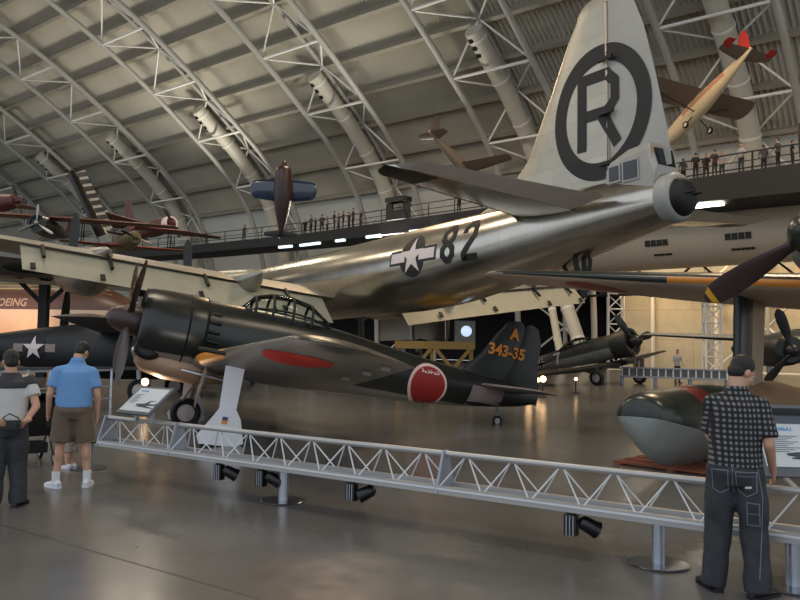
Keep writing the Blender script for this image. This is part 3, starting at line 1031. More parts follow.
# chin scoop and oil cooler
MB().loft([fus_ring(x, zc, hw, hh, 24) for x, zc, hw, hh in ((1.74, -.60, .30, .14), (1.62, -.63, .40, .24), (1.2, -.66, .44, .30), (.5, -.68, .42, .28), (.0, -.68, .30, .16), (-.3, -.66, .15, .06))]).build('chin_scoop', m_tan, cwo, 50)
MB().ball((1.58, .36, -.50), (.24, .20, .13), Euler((R(-38), 0, 0)).to_matrix(), 20, 12).build('oil_cooler_intake', m_mark, cwo, 50)
for k in range(6):
    a = R(-40 + 16 * k)
    MB().tube((.62, .62 * math.cos(a), -.04 + .64 * math.sin(a)), (.42, .645 * math.cos(a), -.04 + .665 * math.sin(a)), .042, n=8).build('exhaust_stub', m_lampd, N, 50)
sp = propeller(N, 1.86, 0, 4, 1.52, .30, m_brownp, m_brownp, ang0=42, spin_r=.28, spin_l=.54, tip=None)

wS2 = [(.35, .82, 2.75, -.52, .155), (3.0, .62, 2.3, -.27, .14), (5.3, .36, 1.8, -.02, .11)]
for sd in (1, -1):
    wg = wing(wS2, sd, inc=R(2), tip=.68, n=16).build('wing', [m_grn1, m_und], N, 45)
    wing(wS2, sd, .74, 1.0, grow=1.03, inc=R(2), y0=3.3, y1=5.3, n=8, tip=0).build('aileron', [m_grn1, m_und], wg, 45)
    wing(wS2, sd, 0, .035, grow=1.05, inc=R(2), y0=.8, y1=2.5, n=8, tip=0).build('yellow_leading_edge', m_orange, wg, 45)
    # red disc on the lower skin, laid along the aerofoil
    wb_ = bvh_of(wg)
    decal('red_disc', [disc_poly(.52, 40)], (-.12, sd * 4.25, -.1), (1, 0, 0), (0, -1, 0), wb_, .008, m_redu, wg, .15)
    for y in (2.35, 2.7):
        MB().tube((1.0, sd * y, -.32), (.3, sd * y, -.32), .035, n=8).build('cannon_barrel', m_mark, wg, 50)
    for y in (3.3, 4.4, 5.2):
        s_ = interp(wS2, y)
        MB().box((s_[1] - s_[2] * .80, sd * y, s_[3] - .13), (.14, .04, .05)).build('hinge_fairing', m_und, wg, None)
    # undercarriage
    lg = MB().tube((.30, sd * 1.95, -.55), (.34, sd * 1.93, -1.45), .075, n=12).build('main_leg', m_pale, N, 50)
    MB().tube((.34, sd * 1.93, -1.40), (.35, sd * 1.93, -1.63), .05, n=10).build('oleo', m_oleo, lg, 50)
    wheel(lg, (.35, sd * 1.90, -1.63), .32, .20, m_tyre, m_hub)
    yo = sd * 2.05
    MB().prism([(.46, -.50), (.14, -.50), (.14, -1.20), (.42, -1.20)], Matrix.Translation((0, yo + .02, 0)) @ Matrix.Rotation(PI / 2, 4, 'X'), .035).build('upper_door', m_doorw, lg, None)
    lo = MB().prism([(.42, -1.20), (.14, -1.20), (.04, -1.34), (-.08, -1.72), (.06, -1.80), (.64, -1.82), (.70, -1.70), (.48, -1.32)], Matrix.Translation((0, yo + .05, 0)) @ Matrix.Rotation(PI / 2, 4, 'X'), .035).build('lower_door', m_doorw, lg, None)
    if sd == 1:
        MB().box((.30, yo + .055, -1.36), (.09, .012, .06)).build('blue_stripe', mat('stripe_blue', (.15, .22, .42), .5), lo, None)
        MB().box((.30, yo + .055, -1.42), (.09, .012, .06)).build('yellow_stripe', m_orange, lo, None)
    MB().bar((.55, sd * .55, -.72), (.62, sd * 1.0, -1.05), .7, .03, up=(1, 0, 0)).build('inner_door', m_pale, N, None)
MB().bar((.95, .45, -.72), (.15, .5, -.78), .34, .03).build('bay_door', m_doorw, N, None)
# tail
finS = [(.28, -4.85, 1.75, 0, .09), (.8, -5.35, 1.35, 0, .09), (1.25, -5.62, 1.10, 0, .09), (1.5, -5.82, .82, 0, .09)]
nfin = wing(finS, 1, 0, .62, tip=.16, vert=True, cam_=0, two=False).build('tail_fin', m_grn1, N, 45)
rS = [(-.12, -6.45, .52, 0, .12), (.3, -5.95 + .02, 1.0, 0, .09), (.8, -6.17, .66, 0, .10), (1.25, -6.29, .55, 0, .1), (1.5, -6.32, .42, 0, .1)]
nrud = wing(rS, 1, 0, 1, tip=.14, vert=True, cam_=0, two=False).build('rudder', m_grn1, N, 45)
sS = [(.08, -5.35, 1.25, .10, .10), (1.55, -5.58, .82, .12, .09)]
for sd in (1, -1):
    sb = wing(sS, sd, 0, .6, tip=.3, cam_=0).build('tailplane', [m_pale, m_und], N, 45)
    wing(sS, sd, .61, 1, tip=.26, cam_=0).build('elevator', [m_pale, m_und], N, 45)
nbv = bvh_of(nf); nfv = bvh_of(nfin, nrud)
hd = decal('red_disc_border', [disc_poly(.465, 48)], (-4.05, 0, -.15), XU, ZU, nbv, .008, m_pink, N, .12)
decal('red_disc', [disc_poly(.405, 48)], (-4.05, 0, -.15), XU, ZU, nbv, .026, m_red, hd, .08)
mk = []
for k, (w_, h) in enumerate(((.05, .07), (.04, .03), (.06, .06), (.03, .07), (.06, .04), (.05, .07))):
    x = -.20 + k * .075
    mk += stroke([(x, .26), (x + w_, .26 + h * .3), (x, .26 + h)], .02)
decal('scuffed_stencil', mk, (-4.05, 0, -.15), XU, ZU, nbv, .032, m_whitem, hd, .12)
Rt = Matrix.Rotation(R(-3), 3, 'Y')
decal('tail_number', text_polys('343-35', .34, .012), (-5.95, 0, .92), XU, ZU, nfv, .03, m_orange, N, .2)
decal('tail_letter', text_polys('A', .34, .012), (-6.08, 0, 1.33), XU, ZU, nfv, .03, m_orange, N, .2)
decal('step_mark', [[(-.17, -.02), (.17, -.02), (.17, .02), (-.17, .02)]], (-1.0, 0, .22), XU, ZU, nbv, .008, m_whitem, N, .1)
decal('pale_tail_panel', [[(-.36, -.44), (.52, -.40), (.58, .12), (-.26, .12)]], (-5.42, 0, -.06), XU, ZU, nbv, .008, m_pale, N, .12)
# cockpit canopy: frames with clear panes
can = MB()
cst = [(.05, .60, .10), (-.22, .92, .22), (-.55, 1.03, .27), (-.95, 1.05, .28), (-1.35, .98, .26), (-1.8, .70, .14)]
m_can = mat('canopy_glass', (.85, .9, .9), .05)
_nt = m_can.node_tree
_tr = _nt.nodes.new('ShaderNodeBsdfTransparent'); _tr.inputs[0].default_value = (.86, .92, .9, 1)
_gl = _nt.nodes.new('ShaderNodeBsdfGlossy'); _gl.inputs['Roughness'].default_value = .05
_fr = _nt.nodes.new('ShaderNodeFresnel'); _fr.inputs[0].default_value = 1.3
_mx = _nt.nodes.new('ShaderNodeMixShader')
_nt.links.new(_fr.outputs[0], _mx.inputs[0]); _nt.links.new(_tr.outputs[0], _mx.inputs[1]); _nt.links.new(_gl.outputs[0], _mx.inputs[2])
_nt.links.new(_mx.outputs[0], _nt.nodes['Material Output'].inputs['Surface'])
rg = []
for x, zt, hw in cst:
    hw2 = max(hw * 1.15, .1)
    rg.append([(x, hw2 * math.cos(PI * k / 10) * 1.1, .52 + (zt - .52) * math.sin(PI * k / 10) ** .8) for k in range(11)])
cg = can.loft(rg, False, False, closed=False).build('canopy', m_can, N, 40)
for r_ in rg[1:-1]:
    MB().path([Vector(p) for p in r_], .028, 8).build('canopy_frame', m_mark, cg, 60)
for k in (1, 5, 9):
    MB().path([Vector(r_[k]) for r_ in rg], .02, 8).build('canopy_frame', m_mark, cg, 60)
tw = MB().bar((-5.95, 0, -.25), (-6.02, 0, -.58), .06, .06).build('tail_wheel_leg', m_oleo, N, None)
wheel(tw, (-6.02, 0, -.61), .12, .09, m_tyre, m_hub)

# ================================================================== floatplane (right)
m_sgr = mat('float_green', (.15, .175, .155), .28, noise=.12, nscale=2)
m_sgb = mat('float_grey', (.58, .60, .58), .42, noise=.10, nscale=2)
m_sst = mat('red_band', (.42, .14, .12), .4)
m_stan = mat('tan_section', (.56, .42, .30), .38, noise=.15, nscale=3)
m_sun = mat('wing_underside', (.70, .63, .55), .45, noise=.07, nscale=1.5)
psi = math.atan2(-.73, -.68)
SX, SY = 5.82, 10.85
Z = thing('floatplane', 'dark green floatplane at right edge with yellow-tipped propeller and yellow wing stripe', 'aeroplane', (SX, SY, 3.38), (0, 0, psi))
# local: x forward, y to its left, origin at the propeller hub
st = [(-.25, 0, .42, .44), (-.5, -.02, .52, .56), (-1.5, -.05, .55, .68), (-3, -.05, .52, .72), (-5, 0, .42, .6), (-7, .08, .24, .4), (-9.4, .2, .06, .14)]
body(st, 36).build('fuselage', split_mat('float_two_tone', (.12, .135, .12), (.42, .42, .40), -.2, 0, .35), Z, 50)
propeller(Z, 0, 0, 3, 1.75, .33, m_brownp, m_sgr, ang0=121, spin_r=.34, spin_l=.62, tip=m_yel)
swS = [(.4, -1.0, 3.0, -.62, .16), (3.0, -1.1, 2.6, -.42, .14), (6.5, -1.5, 1.55, -.10, .10)]
for sd in (1, -1):
    wg = wing(swS, sd, inc=R(6.5), tip=.75, n=16).build('wing', [m_sgr, m_sun], Z, 45)
    wing(swS, sd, 0, .007, grow=1.06, inc=R(6.5), y0=.42, y1=2.65, n=6, tip=0).build('yellow_leading_edge', m_orange, wg, 45)
    wing(swS, sd, 0, .012, grow=1.04, inc=R(6.5), y0=2.66, y1=6.4, n=6, tip=0).build('green_leading_edge', m_sgr, wg, 45)
    wing(swS, sd, .78, 1.0, grow=1.03, inc=R(6.5), y0=3.2, y1=6.4, n=8, tip=0).build('aileron', [m_sgr, m_sun], wg, 45)
    wv = bvh_of(wg)
    decal('red_disc', [disc_poly(.62, 40)], (-2.1, sd * 4.55, -.3), (1, 0, 0), (0, -1, 0), wv, .008, m_red, wg, .2)
    # float on its pylon
    yf = sd * 1.62
    fz = -2.70
    fst = [(2.12, .15, .08, .07, .06), (2.09, .14, .26, .22, .18), (1.98, .11, .38, .33, .36), (1.74, .05, .46, .42, .50), (1.2, -.03, .50, .51, .55), (0, -.08, .52, .60, .58), (-1.4, -.12, .50, .57, .52), (-3, .0, .46, .50, .42), (-4.6, .06, .28, .28, .22), (-5.8, .16, .06, .07, .06)]
    up, dn = [], []
    for q in smooth_stations(fst, 5):
        x, zc, hw, ht, hb = q
        a = [(x, yf + hw * math.cos(PI * k / 16), fz + zc + ht * math.sin(PI * k / 16)) for k in range(17)]
        b_ = [(x, yf + hw * .995 * math.cos(PI + PI * k / 12), fz + zc - .005 + hb * (1 - abs(math.cos(PI * k / 12)) ** 1.35)* -1) for k in range(13)]
        up.append((x, a)); dn.append(b_)
    flo = MB().loft([r_ + [(r_[0][0], yf, r_[0][2])] for x, r_ in up])
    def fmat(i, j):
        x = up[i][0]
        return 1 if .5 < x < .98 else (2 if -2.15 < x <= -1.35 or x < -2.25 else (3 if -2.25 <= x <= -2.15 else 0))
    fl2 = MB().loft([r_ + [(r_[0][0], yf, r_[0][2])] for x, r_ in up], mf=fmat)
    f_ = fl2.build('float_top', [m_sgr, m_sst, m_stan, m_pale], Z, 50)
    MB().loft(dn).build('float_keel', m_sgb, f_, 45)
    pS = [(0, -1.15, 1.9, yf, .13), (1.55, -1.25, 1.7, yf, .13)]
    for u0, u1, nm, mm in ((0, .36, 'pylon_front', m_sgr), (.36, 1, 'pylon_rear', m_sun)):
        pb = MB().loft([[(p[0] - .28, p[1] + yf, p[2]) for p in foil_ring((z, xl, ch, 0, .15), 1, u0, u1, cam_=0, n=8, vert=True)] for z, xl, ch in ((fz + .3, -1.1, 1.35), (-.5, -1.2, 1.5))])
        pb.build(nm, mm, f_, 45)

# the red timber pallet that carries the float
pa = thing('timber_pallet', 'red-brown slatted timber pallet on the floor beneath the grey float', 'pallet', (0, 0, 0))
pc = Vector((SX, SY, 0)) + Matrix.Rotation(psi, 3, 'Z') @ Vector((-.1, -1.62, 0))
pa.location = pc; pa.rotation_euler.z = psi
m_pal = mat('red_timber', (.50, .27, .17), .6, noise=.2, nscale=5)
for k in range(7):
    MB().box((1.1 - k * .36, 0, .035), (.2, 1.8, .03)).build('slat', m_pal, pa, None)
for y in (-.8, 0, .8):
    MB().box((0, y, .01), (2.5, .1, .02)).build('bearer', m_pal, pa, None)
# ================================================================== truss rail in the foreground
m_rail = mat('rail_aluminium', (.69, .685, .68), .38, .55)
m_rod = mat('rod_white', (.86, .87, .88), .35, .2)
m_post = mat('post_steel', (.72, .74, .78), .28, .75)
m_plate = mat('plate_grey', (.60, .62, .66), .45, .3)
m_base = mat('base_steel', (.55, .56, .58), .18, .85)
P0 = ground(662, 565); P1 = ground(92, 469)
fd = (P0 - P1).normalized()                       # along the rail, towards the right
fn = Vector((-fd.y, fd.x, 0)); fn = fn if fn.y > 0 else -fn
def fence_t(px):
    """distance along the rail (0 at the big post) seen at a column of the photograph, at rail height"""
    lo, hi = -8.0, 4.0
    for _ in range(50):
        t = (lo + hi) / 2
        p = P0 + fd * t
        # column of that point
        d = p.y * math.cos(PITCH) + (.55 - CAMH) * math.sin(PITCH)
        if 400 + F * p.x / d < px: lo = t
        else: hi = t
    return (lo + hi) / 2
ZB, ZT = .385, .705
joints = [fence_t(x) for x in (110, 181, 448)] 
joints.append(joints[2] + (joints[2] - joints[1]))
joints.append(joints[3] + 1.2)
rail_labels = ['short far section of the silver lattice rail carrying the left information sign', 'long silver lattice rail section in front of the dark green fighter',
               'long silver lattice rail section in front of the float, behind the man in plaid', 'last bit of silver lattice rail below the right information sign']
def frame_of(p):
    M = Matrix((fd, fn, Vector((0, 0, 1)))).transposed().to_4x4(); M.translation = p
    return M
for k in range(4):
    a, b_ = joints[k], joints[k + 1] - .012
    r_ = thing('lattice_rail', rail_labels[k], 'barrier rail', group='lattice rail sections round the display')
    r_.matrix_world = frame_of(P0 + fd * a)
    Ln = b_ - a
    MB().tube((0, 0, ZT), (Ln, 0, ZT), .028, n=14).build('top_tube', m_rail, r_, 50)
    for y in (-.13, .13):
        MB().bar((0, y, ZB), (Ln, y, ZB), .05, .075).build('bottom_rail', m_rail, r_, None)
        MB().bar((0, y * 1.21, ZB + .012), (Ln, y * 1.21, ZB + .012), .012, .016).build('rail_ridge', m_rod, r_, None)
    MB().box((Ln / 2, 0, ZB - .01), (Ln, .21, .02)).build('bottom_tray', m_plate, r_, None)
    nd = max(1, round(Ln / .46))
    w_ = Ln / nd
    for i in range(nd):
        x = (i + .5) * w_
        for y in (-.13, .13):
            for q in (-1, 1):
                MB().tube((x + q * .02, 0, ZT - .02), (x + q * w_ * .46, y, ZB + .03), .0075, n=6).build('rod', m_rod, r_, 50)
    MB().add([(-.012, -.17, ZB - .03), (-.012, .17, ZB - .03), (-.012, .045, ZT + .03), (-.012, -.045, ZT + .03),
              (.012, -.17, ZB - .03), (.012, .17, ZB - .03), (.012, .045, ZT + .03), (.012, -.045, ZT + .03)],
             [(3, 2, 1, 0), (4, 5, 6, 7), (0, 1, 5, 4), (1, 2, 6, 5), (2, 3, 7, 6), (3, 0, 4, 7)]).build('end_plate', m_plate, r_, None)
def post(px, lab, square=False):
    p = P0 + fd * fence_t(px)
    o = thing('rail_post', lab, 'post', p, group='posts of the lattice rail')
    if square: MB().box((0, 0, .17), (.13, .13, .335)).build('column', m_post, o, None)
    else: MB().lathe([(.012, .052), (.345, .052)], 24, axis='Z').build('column', m_post, o, 40)
    MB().lathe([(0, .235), (.008, .24), (.016, .23)], 40, axis='Z').build('base_disc', m_base, o, 30)
    MB().box((0, 0, .355), (.2, .2, .02)).build('top_plate', m_black, o, None)
post(287, 'round steel rail post on a disc foot left of centre under the lattice rail')
post(662, 'round steel rail post on a disc foot beside the man in plaid')
post(796, 'steel rail post at the right edge under the information sign')
post(92, 'round steel rail post just right of the man in shorts')
# little floodlights clipped under the rail
m_lamp = mat('lamp_black', (.06, .06, .065), .35)
def clip_lamp(px, lab, turn):
    p = P0 + fd * fence_t(px)
    o = thing('floodlight', lab, 'floodlight', group='floodlights under the rail')
    M = frame_of(p); M.translation.z = 0
    o.matrix_world = M
    bx = MB().box((0, -.10, .235), (.11, .07, .17)).build('ballast', m_lamp, o, None)
    for q in (-.03, 0, .03):
        MB().box((q, -.138, .235), (.008, .008, .165)).build('fin', m_post, bx, None)
    MB().bar((0, -.10, .31), (0, -.10, .35), .06, .06).build('clip', m_lamp, o, None)
    rot = Euler((0, R(28), R(turn))).to_matrix()
    hd = MB()
    hd.lathe([(-.10, .035), (-.07, .06), (.04, .068), (.07, .076), (.075, .066)], 24, axis='X')
    hd.v = [rot @ q + Vector((.15, -.06, .235)) for q in hd.v]
    h_ = hd.build('lamp_head', m_lamp, o, 40)
    ln = MB().lathe([(.066, .06), (.072, .04)], 20, axis='X'); ln.v = [rot @ q + Vector((.15, -.06, .235)) for q in ln.v]
    ln.build('lens', m_glass, h_, 40)
    MB().bar((.05, -.1, .25), (.12, -.08, .24), .03, .03).build('bracket', m_lamp, o, None)
clip_lamp(229, 'small black floodlight under the rail below the fighter wheel', 50)
clip_lamp(271, 'small black floodlight under the rail left of the round post', 50)
clip_lamp(361, 'small black floodlight alone under the middle of the long rail', 200)
clip_lamp(579, 'small black floodlight under the rail left of the post by the plaid man', 40)

# ------------------------------------------------------------------ information signs
m_sign = mat('sign_white', (.80, .82, .83), .4)
m_signg = mat('sign_grey', (.36, .38, .40), .45)
m_ink = mat('sign_ink', (.25, .27, .30), .6)
m_blue = mat('sign_blue', (.38, .60, .78), .5)
def sign(name, lab, p, w_, h, tilt, title, big):
    o = thing(name, lab, 'sign', p)
    o.rotation_euler.z = math.atan2(fd.y, fd.x) if not big else R(-4)
    rot = Matrix.Rotation(R(tilt), 3, 'X')
    c = Vector((0, 0, 0))
    bd = MB().box(c, (w_ + (.14 if big else .08), h + (.16 if big else .08), .03), rot).build('backing_board', m_signg, o, None)
    U = rot @ Vector((1, 0, 0)); V = rot @ Vector((0, 1, 0)); N_ = rot @ Vector((0, 0, 1))
    pn = MB().box(c + N_ * .018, (w_, h, .006), rot).build('panel', m_sign, o, None)
    q = c + N_ * .021
    wd = title[0].split()
    x_ = title[2] * w_
    for k_, t_ in enumerate(wd):
        decal('title', text_polys(t_, h * title[1], .002), q + U * (x_ + (0 if len(wd) == 1 else (k_ - .5) * w_ * .30)) + V * h * .37, U, V, None, .002, m_blue, pn, 5)
    lines = []
    for k in range(9):
        y = h * (.20 - k * .045)
        lines.append([(-w_ * .45, y), (-w_ * (.16 + .05 * ((k * 7) % 3)), y), (-w_ * (.16 + .05 * ((k * 7) % 3)), y + h * .014), (-w_ * .45, y + h * .014)])
    decal('text_lines', lines, q, U, V, None, .002, m_ink, pn, 5)
    # grey aircraft picture printed on the panel
    s_ = w_ * (.24 if big else .34)
    pl_ = [(-.9, .05), (-.55, .1), (-.2, .12), (.0, .16), (.18, .28), (.26, .28), (.22, .12), (.75, .10), (.98, .22), (1.05, .20), (.98, .0), (.4, -.06), (.1, -.12), (-.3, -.14), (-.85, -.05)]
    wi_ = [(-.75, -.18), (.95, -.30), (1.0, -.24), (.1, -.08), (-.3, -.08), (-.7, -.12)]
    wj = [(-.1, .12), (.2, .42), (.75, .44), (.78, .40), (.35, .36), (.25, .10)]
    decal('aircraft_picture', [[(a * s_, b2 * s_) for a, b2 in g] for g in (pl_, wi_, wj)], q + U * w_ * (-.08 if big else .17) - V * h * .22, U, V, None, .002, m_ink, pn, 5)
    return o, rot
ps = P0 + fd * fence_t(148) - fn * .02
pz = at(143, 401, ps.y); 
o, rot = sign('information_sign', 'small tilted white information sign on the rail left of the fighter wheel', Vector((ps.x, ps.y, pz.z)), .56, .42, 38, ('N1K2-Ja', .10, -.25), False)
for q in (-.16, .14):
    MB().bar((q, 0, -.02), (q, .0, .70 - pz.z), .05, .03).build('bracket', m_rail, o, None)
pr = P0 + fd * fence_t(797)
pr = at(816, 447, pr.y + .42)
o, rot = sign('information_sign', 'large white information sign at right edge headed with blue title and aircraft picture', pr, .86, .38, 56, ('M6A1 Seiran', .12, -.10), True)
for q in (-.3, .3):
    MB().bar((q, -.14, -.23), (q, -.34, .70 - pr.z), .04, .02).build('bracket', m_rail, o, None)
hb = MB().box((.02, .16, .27), (.98, .03, .14), Matrix.Rotation(R(56), 3, 'X')).build('header_board', m_signg, o, None)
MB().box((.18, .135, .285), (.6, .01, .035), Matrix.Rotation(R(56), 3, 'X')).build('header_strip', m_sign, hb, None)
# ================================================================== people
m_skin = mat('skin', (.76, .58, .48), .5)
m_hair = mat('dark_hair', (.055, .048, .045), .5, bump=.6, bscale=90)
m_eye = mat('eye_white', (.85, .83, .8), .3)
m_shoe = mat('white_shoe', (.88, .88, .90), .45)
m_refl = mat('shoe_silver', (.85, .87, .92), .25, .4)
m_sock = mat('white_sock', (.86, .86, .86), .7)
m_jean = mat('dark_jeans', (.19, .20, .215), .8, noise=.28, nscale=9)
m_stitch = mat('pale_stitch', (.42, .44, .47), .7)
m_short = mat('brown_shorts', (.40, .345, .29), .8, noise=.08, nscale=10)
m_polo = mat('blue_polo', (.40, .58, .78), .75, noise=.05, nscale=8)
m_tee = mat('white_tee', (.74, .74, .73), .75, noise=.05, nscale=8)
m_yoke = mat('charcoal_yoke', (.20, .20, .22), .75)
m_brown = mat('brown_leather', (.16, .12, .10), .45)

def plaid():
    m = mat('plaid_cloth', (.4, .4, .4), .8)
    nt = m.node_tree; b = nt.nodes['Principled BSDF']
    tc = nt.nodes.new('ShaderNodeTexCoord'); sp = nt.nodes.new('ShaderNodeSeparateXYZ')
    nt.links.new(tc.outputs['Object'], sp.inputs[0])
    def stripe(sock, freq, duty):
        a = nt.nodes.new('ShaderNodeMath'); a.operation = 'MULTIPLY'; a.inputs[1].default_value = freq
        f = nt.nodes.new('ShaderNodeMath'); f.operation = 'FRACT'
        g = nt.nodes.new('ShaderNodeMath'); g.operation = 'LESS_THAN'; g.inputs[1].default_value = duty
        nt.links.new(sock, a.inputs[0]); nt.links.new(a.outputs[0], f.inputs[0]); nt.links.new(f.outputs[0], g.inputs[0])
        return g.outputs[0]
    # the cloth's threads run round the body and up it: x - y keeps both flanks striped
    d = nt.nodes.new('ShaderNodeMath'); d.operation = 'MULTIPLY_ADD'; d.inputs[1].default_value = .55
    nt.links.new(sp.outputs[1], d.inputs[0]); nt.links.new(sp.outputs[0], d.inputs[2])
    a, c = stripe(d.outputs[0], 27, .5), stripe(sp.outputs[2], 26, .5)
    a2, c2 = stripe(d.outputs[0], 26, .06), stripe(sp.outputs[2], 24, .06)
    s1 = nt.nodes.new('ShaderNodeMath'); s1.operation = 'ADD'; nt.links.new(a, s1.inputs[0]); nt.links.new(c, s1.inputs[1])
    cr = nt.nodes.new('ShaderNodeValToRGB'); cr.color_ramp.interpolation = 'CONSTANT'
    e = cr.color_ramp.elements
    e[0].position = 0; e[0].color = lin((.46, .46, .46)) + (1,)
    e[1].position = .4; e[1].color = lin((.13, .13, .14)) + (1,)
    h = nt.nodes.new('ShaderNodeMath'); h.operation = 'MULTIPLY'; h.inputs[1].default_value = .5
    nt.links.new(s1.outputs[0], h.inputs[0]); nt.links.new(h.outputs[0], cr.inputs[0])
    el = cr.color_ramp.elements.new(.9); el.color = lin((.055, .055, .06)) + (1,)
    nt.links.new(cr.outputs[0], b.inputs['Base Color'])
    return m
m_plaid = plaid()

def ell(c, hw, hd, tilt=0.0, n=24, turn=0.0):
    out = []
    for k in range(n):
        a = 2 * PI * k / n
        p = Vector((hw * math.cos(a), hd * math.sin(a), hd * math.sin(a) * math.tan(tilt)))
        out.append(Vector(c) + Matrix.Rotation(turn, 3, 'Z') @ p)
    return out

def hand_mb(mb, wr, d, pn, side, curl=.5, s=1.0):
    """palm and five unequal bent fingers; d = along the forearm, pn = way the palm faces"""
    d = Vector(d).normalized(); pn = Vector(pn); pn = (pn - d * pn.dot(d)).normalized()
    ac = d.cross(pn) * side
    wr = Vector(wr)
    mb.capsule(wr - d * .03, wr + d * .03, .026 * s, .026 * s)
    for q in (-.026, -.009, .009, .026):
        mb.capsule(wr + d * .03 * s + ac * q * .6, wr + d * .085 * s + ac * q * s, .014 * s, .0125 * s, 10)
    for q, ln in ((-.030, .056), (-.010, .070), (.010, .076), (.030, .068)):
        p = wr + d * .088 * s + ac * q * s
        dd = d
        for j, (fr, r_) in enumerate(((.45, .0095), (.32, .0085), (.25, .0075))):
            dd = (dd + pn * curl * (.5 + .3 * j)).normalized()
            e = p + dd * ln * fr * s
            mb.capsule(p, e, r_ * s, r_ * .9 * s, 8)
            p = e
    p = wr + d * .025 * s + ac * .026 * s
    t1 = (d * .7 + ac * .6 + pn * .35).normalized(); e = p + t1 * .045 * s
    mb.capsule(p, e, .0125 * s, .011 * s, 8)
    t2 = (d * .9 + ac * .15 + pn * .5).normalized()
    mb.capsule(e, e + t2 * .032 * s, .0105 * s, .009 * s, 8)

def head_mb(mb, c, rot):
    def P(x, y, z): return Vector(c) + rot @ Vector((x, y, z))
    mb.ball(P(0, -.012, .028), (.074, .092, .090), rot, 20, 14)         # skull
    mb.ball(P(0, .030, -.045), (.056, .060, .070), rot, 18, 12)         # jaw and face
    mb.ball(P(0, .080, -.092), (.024, .018, .018), rot, 12, 8)          # chin
    mb.capsule(P(0, .086, .016), P(0, .108, -.026), .010, .015, 10)     # nose
    for s_ in (-1, 1):
        mb.ball(P(s_ * .013, .098, -.030), (.009, .011, .008), rot, 8, 6)
        mb.ball(P(s_ * .034, .078, .026), (.024, .012, .008), rot, 10, 6)    # brow
        mb.ball(P(s_ * .040, .066, -.022), (.022, .018, .016), rot, 10, 6)   # cheek
        mb.ball(P(s_ * .076, -.012, -.012), (.009, .020, .032), rot, 12, 8)  # ear
    mb.ball(P(0, .088, -.058), (.024, .010, .007), rot, 12, 6)          # lips
    mb.ball(P(0, .086, -.070), (.021, .010, .007), rot, 12, 6)
    return P

def person(name, label, loc, rz, J, dress):
    """J: joint positions in the person's own frame (faces +y); dress: function that adds the clothes"""
    o = thing(name, label, 'person', loc, (0, 0, rz))
    o['label'] = label
    bd = MB()
    hr = Euler((R(J.get('nod', -10)), R(J.get('lean', 0)), R(J.get('look', 0)))).to_matrix()
    P = head_mb(bd, J['head'], hr)
    bd.capsule(Vector(J['neck']), Vector(J['head']) + hr @ Vector((0, -.02, -.06)), .060, .055)
    ch, pv = Vector(J['chest']), Vector(J['pelvis'])
    bd.loft([ell(pv + Vector((0, 0, -.10)), .11, .09), ell(pv, .150, .105), ell(pv.lerp(ch, .5), .135, .095), ell(ch, .165, .11), ell(ch + Vector((0, 0, .12)), .15, .085), ell(Vector(J['neck']), .06, .055)])
    for s_, k in ((-1, 'l'), (1, 'r')):
        sh, el_, wr = Vector(J['sh_' + k]), Vector(J['el_' + k]), Vector(J['wr_' + k])
        bd.capsule(sh, el_, .052, .040); bd.capsule(el_, wr, .040, .027)
        hand_mb(bd, wr, J.get('hd_' + k, wr - el_), J.get('pn_' + k, (-s_, 0, 0)), J.get('hs_' + k, s_), J.get('curl', .45))
        hp, kn, an = Vector(J['hip_' + k]), Vector(J['kn_' + k]), Vector(J['an_' + k])
        bd.capsule(hp, kn, .085, .056); bd.capsule(kn, an, .054, .036)
        bd.ball(kn.lerp(an, .28) + Vector((0, -.022, 0)), (.048, .05, .10), None, 14, 10)
        fd_ = Vector(J['ft_' + k]).normalized()
        bd.capsule(an + Vector((0, 0, -.03)), Vector((an.x, an.y, .035)) + fd_ * .13, .038, .030)
    b = bd.build('body', m_skin, o, 40)
    remesh(b, .0085, 2)
    for s_ in (-1, 1):
        MB().ball(P(s_ * .034, .066, .008), .0105, None, 10, 8).build('eye', m_eye, b, 40)
    hb = MB()
    hb.ball(P(0, -.022, .040), (.080, .092, .090), hr, 22, 14)
    hb.ball(P(0, -.052, -.012), (.070, .058, .066), hr, 18, 12)
    h = hb.build('hair', m_hair, o, 40)
    # open the hairline above the brow
    remesh(h, .009, 1)
    bm = bmesh.new(); bm.from_mesh(h.data)
    inv = hr.transposed()
    kill = []
    for v in bm.verts:
        q = inv @ (v.co - Vector(J['head']))
        if q.y > .052 - max(0, (q.z - .04)) * .35 or (q.z < -.005 and q.y > -.012):
            kill.append(v)
    bmesh.ops.delete(bm, geom=kill, context='VERTS'); bm.to_mesh(h.data); bm.free()
    if not J.get('bald'):
        sd = h.modifiers.new('t', 'SOLIDIFY'); sd.thickness = .012; sd.offset = -1
    dress(o, J)
    return o

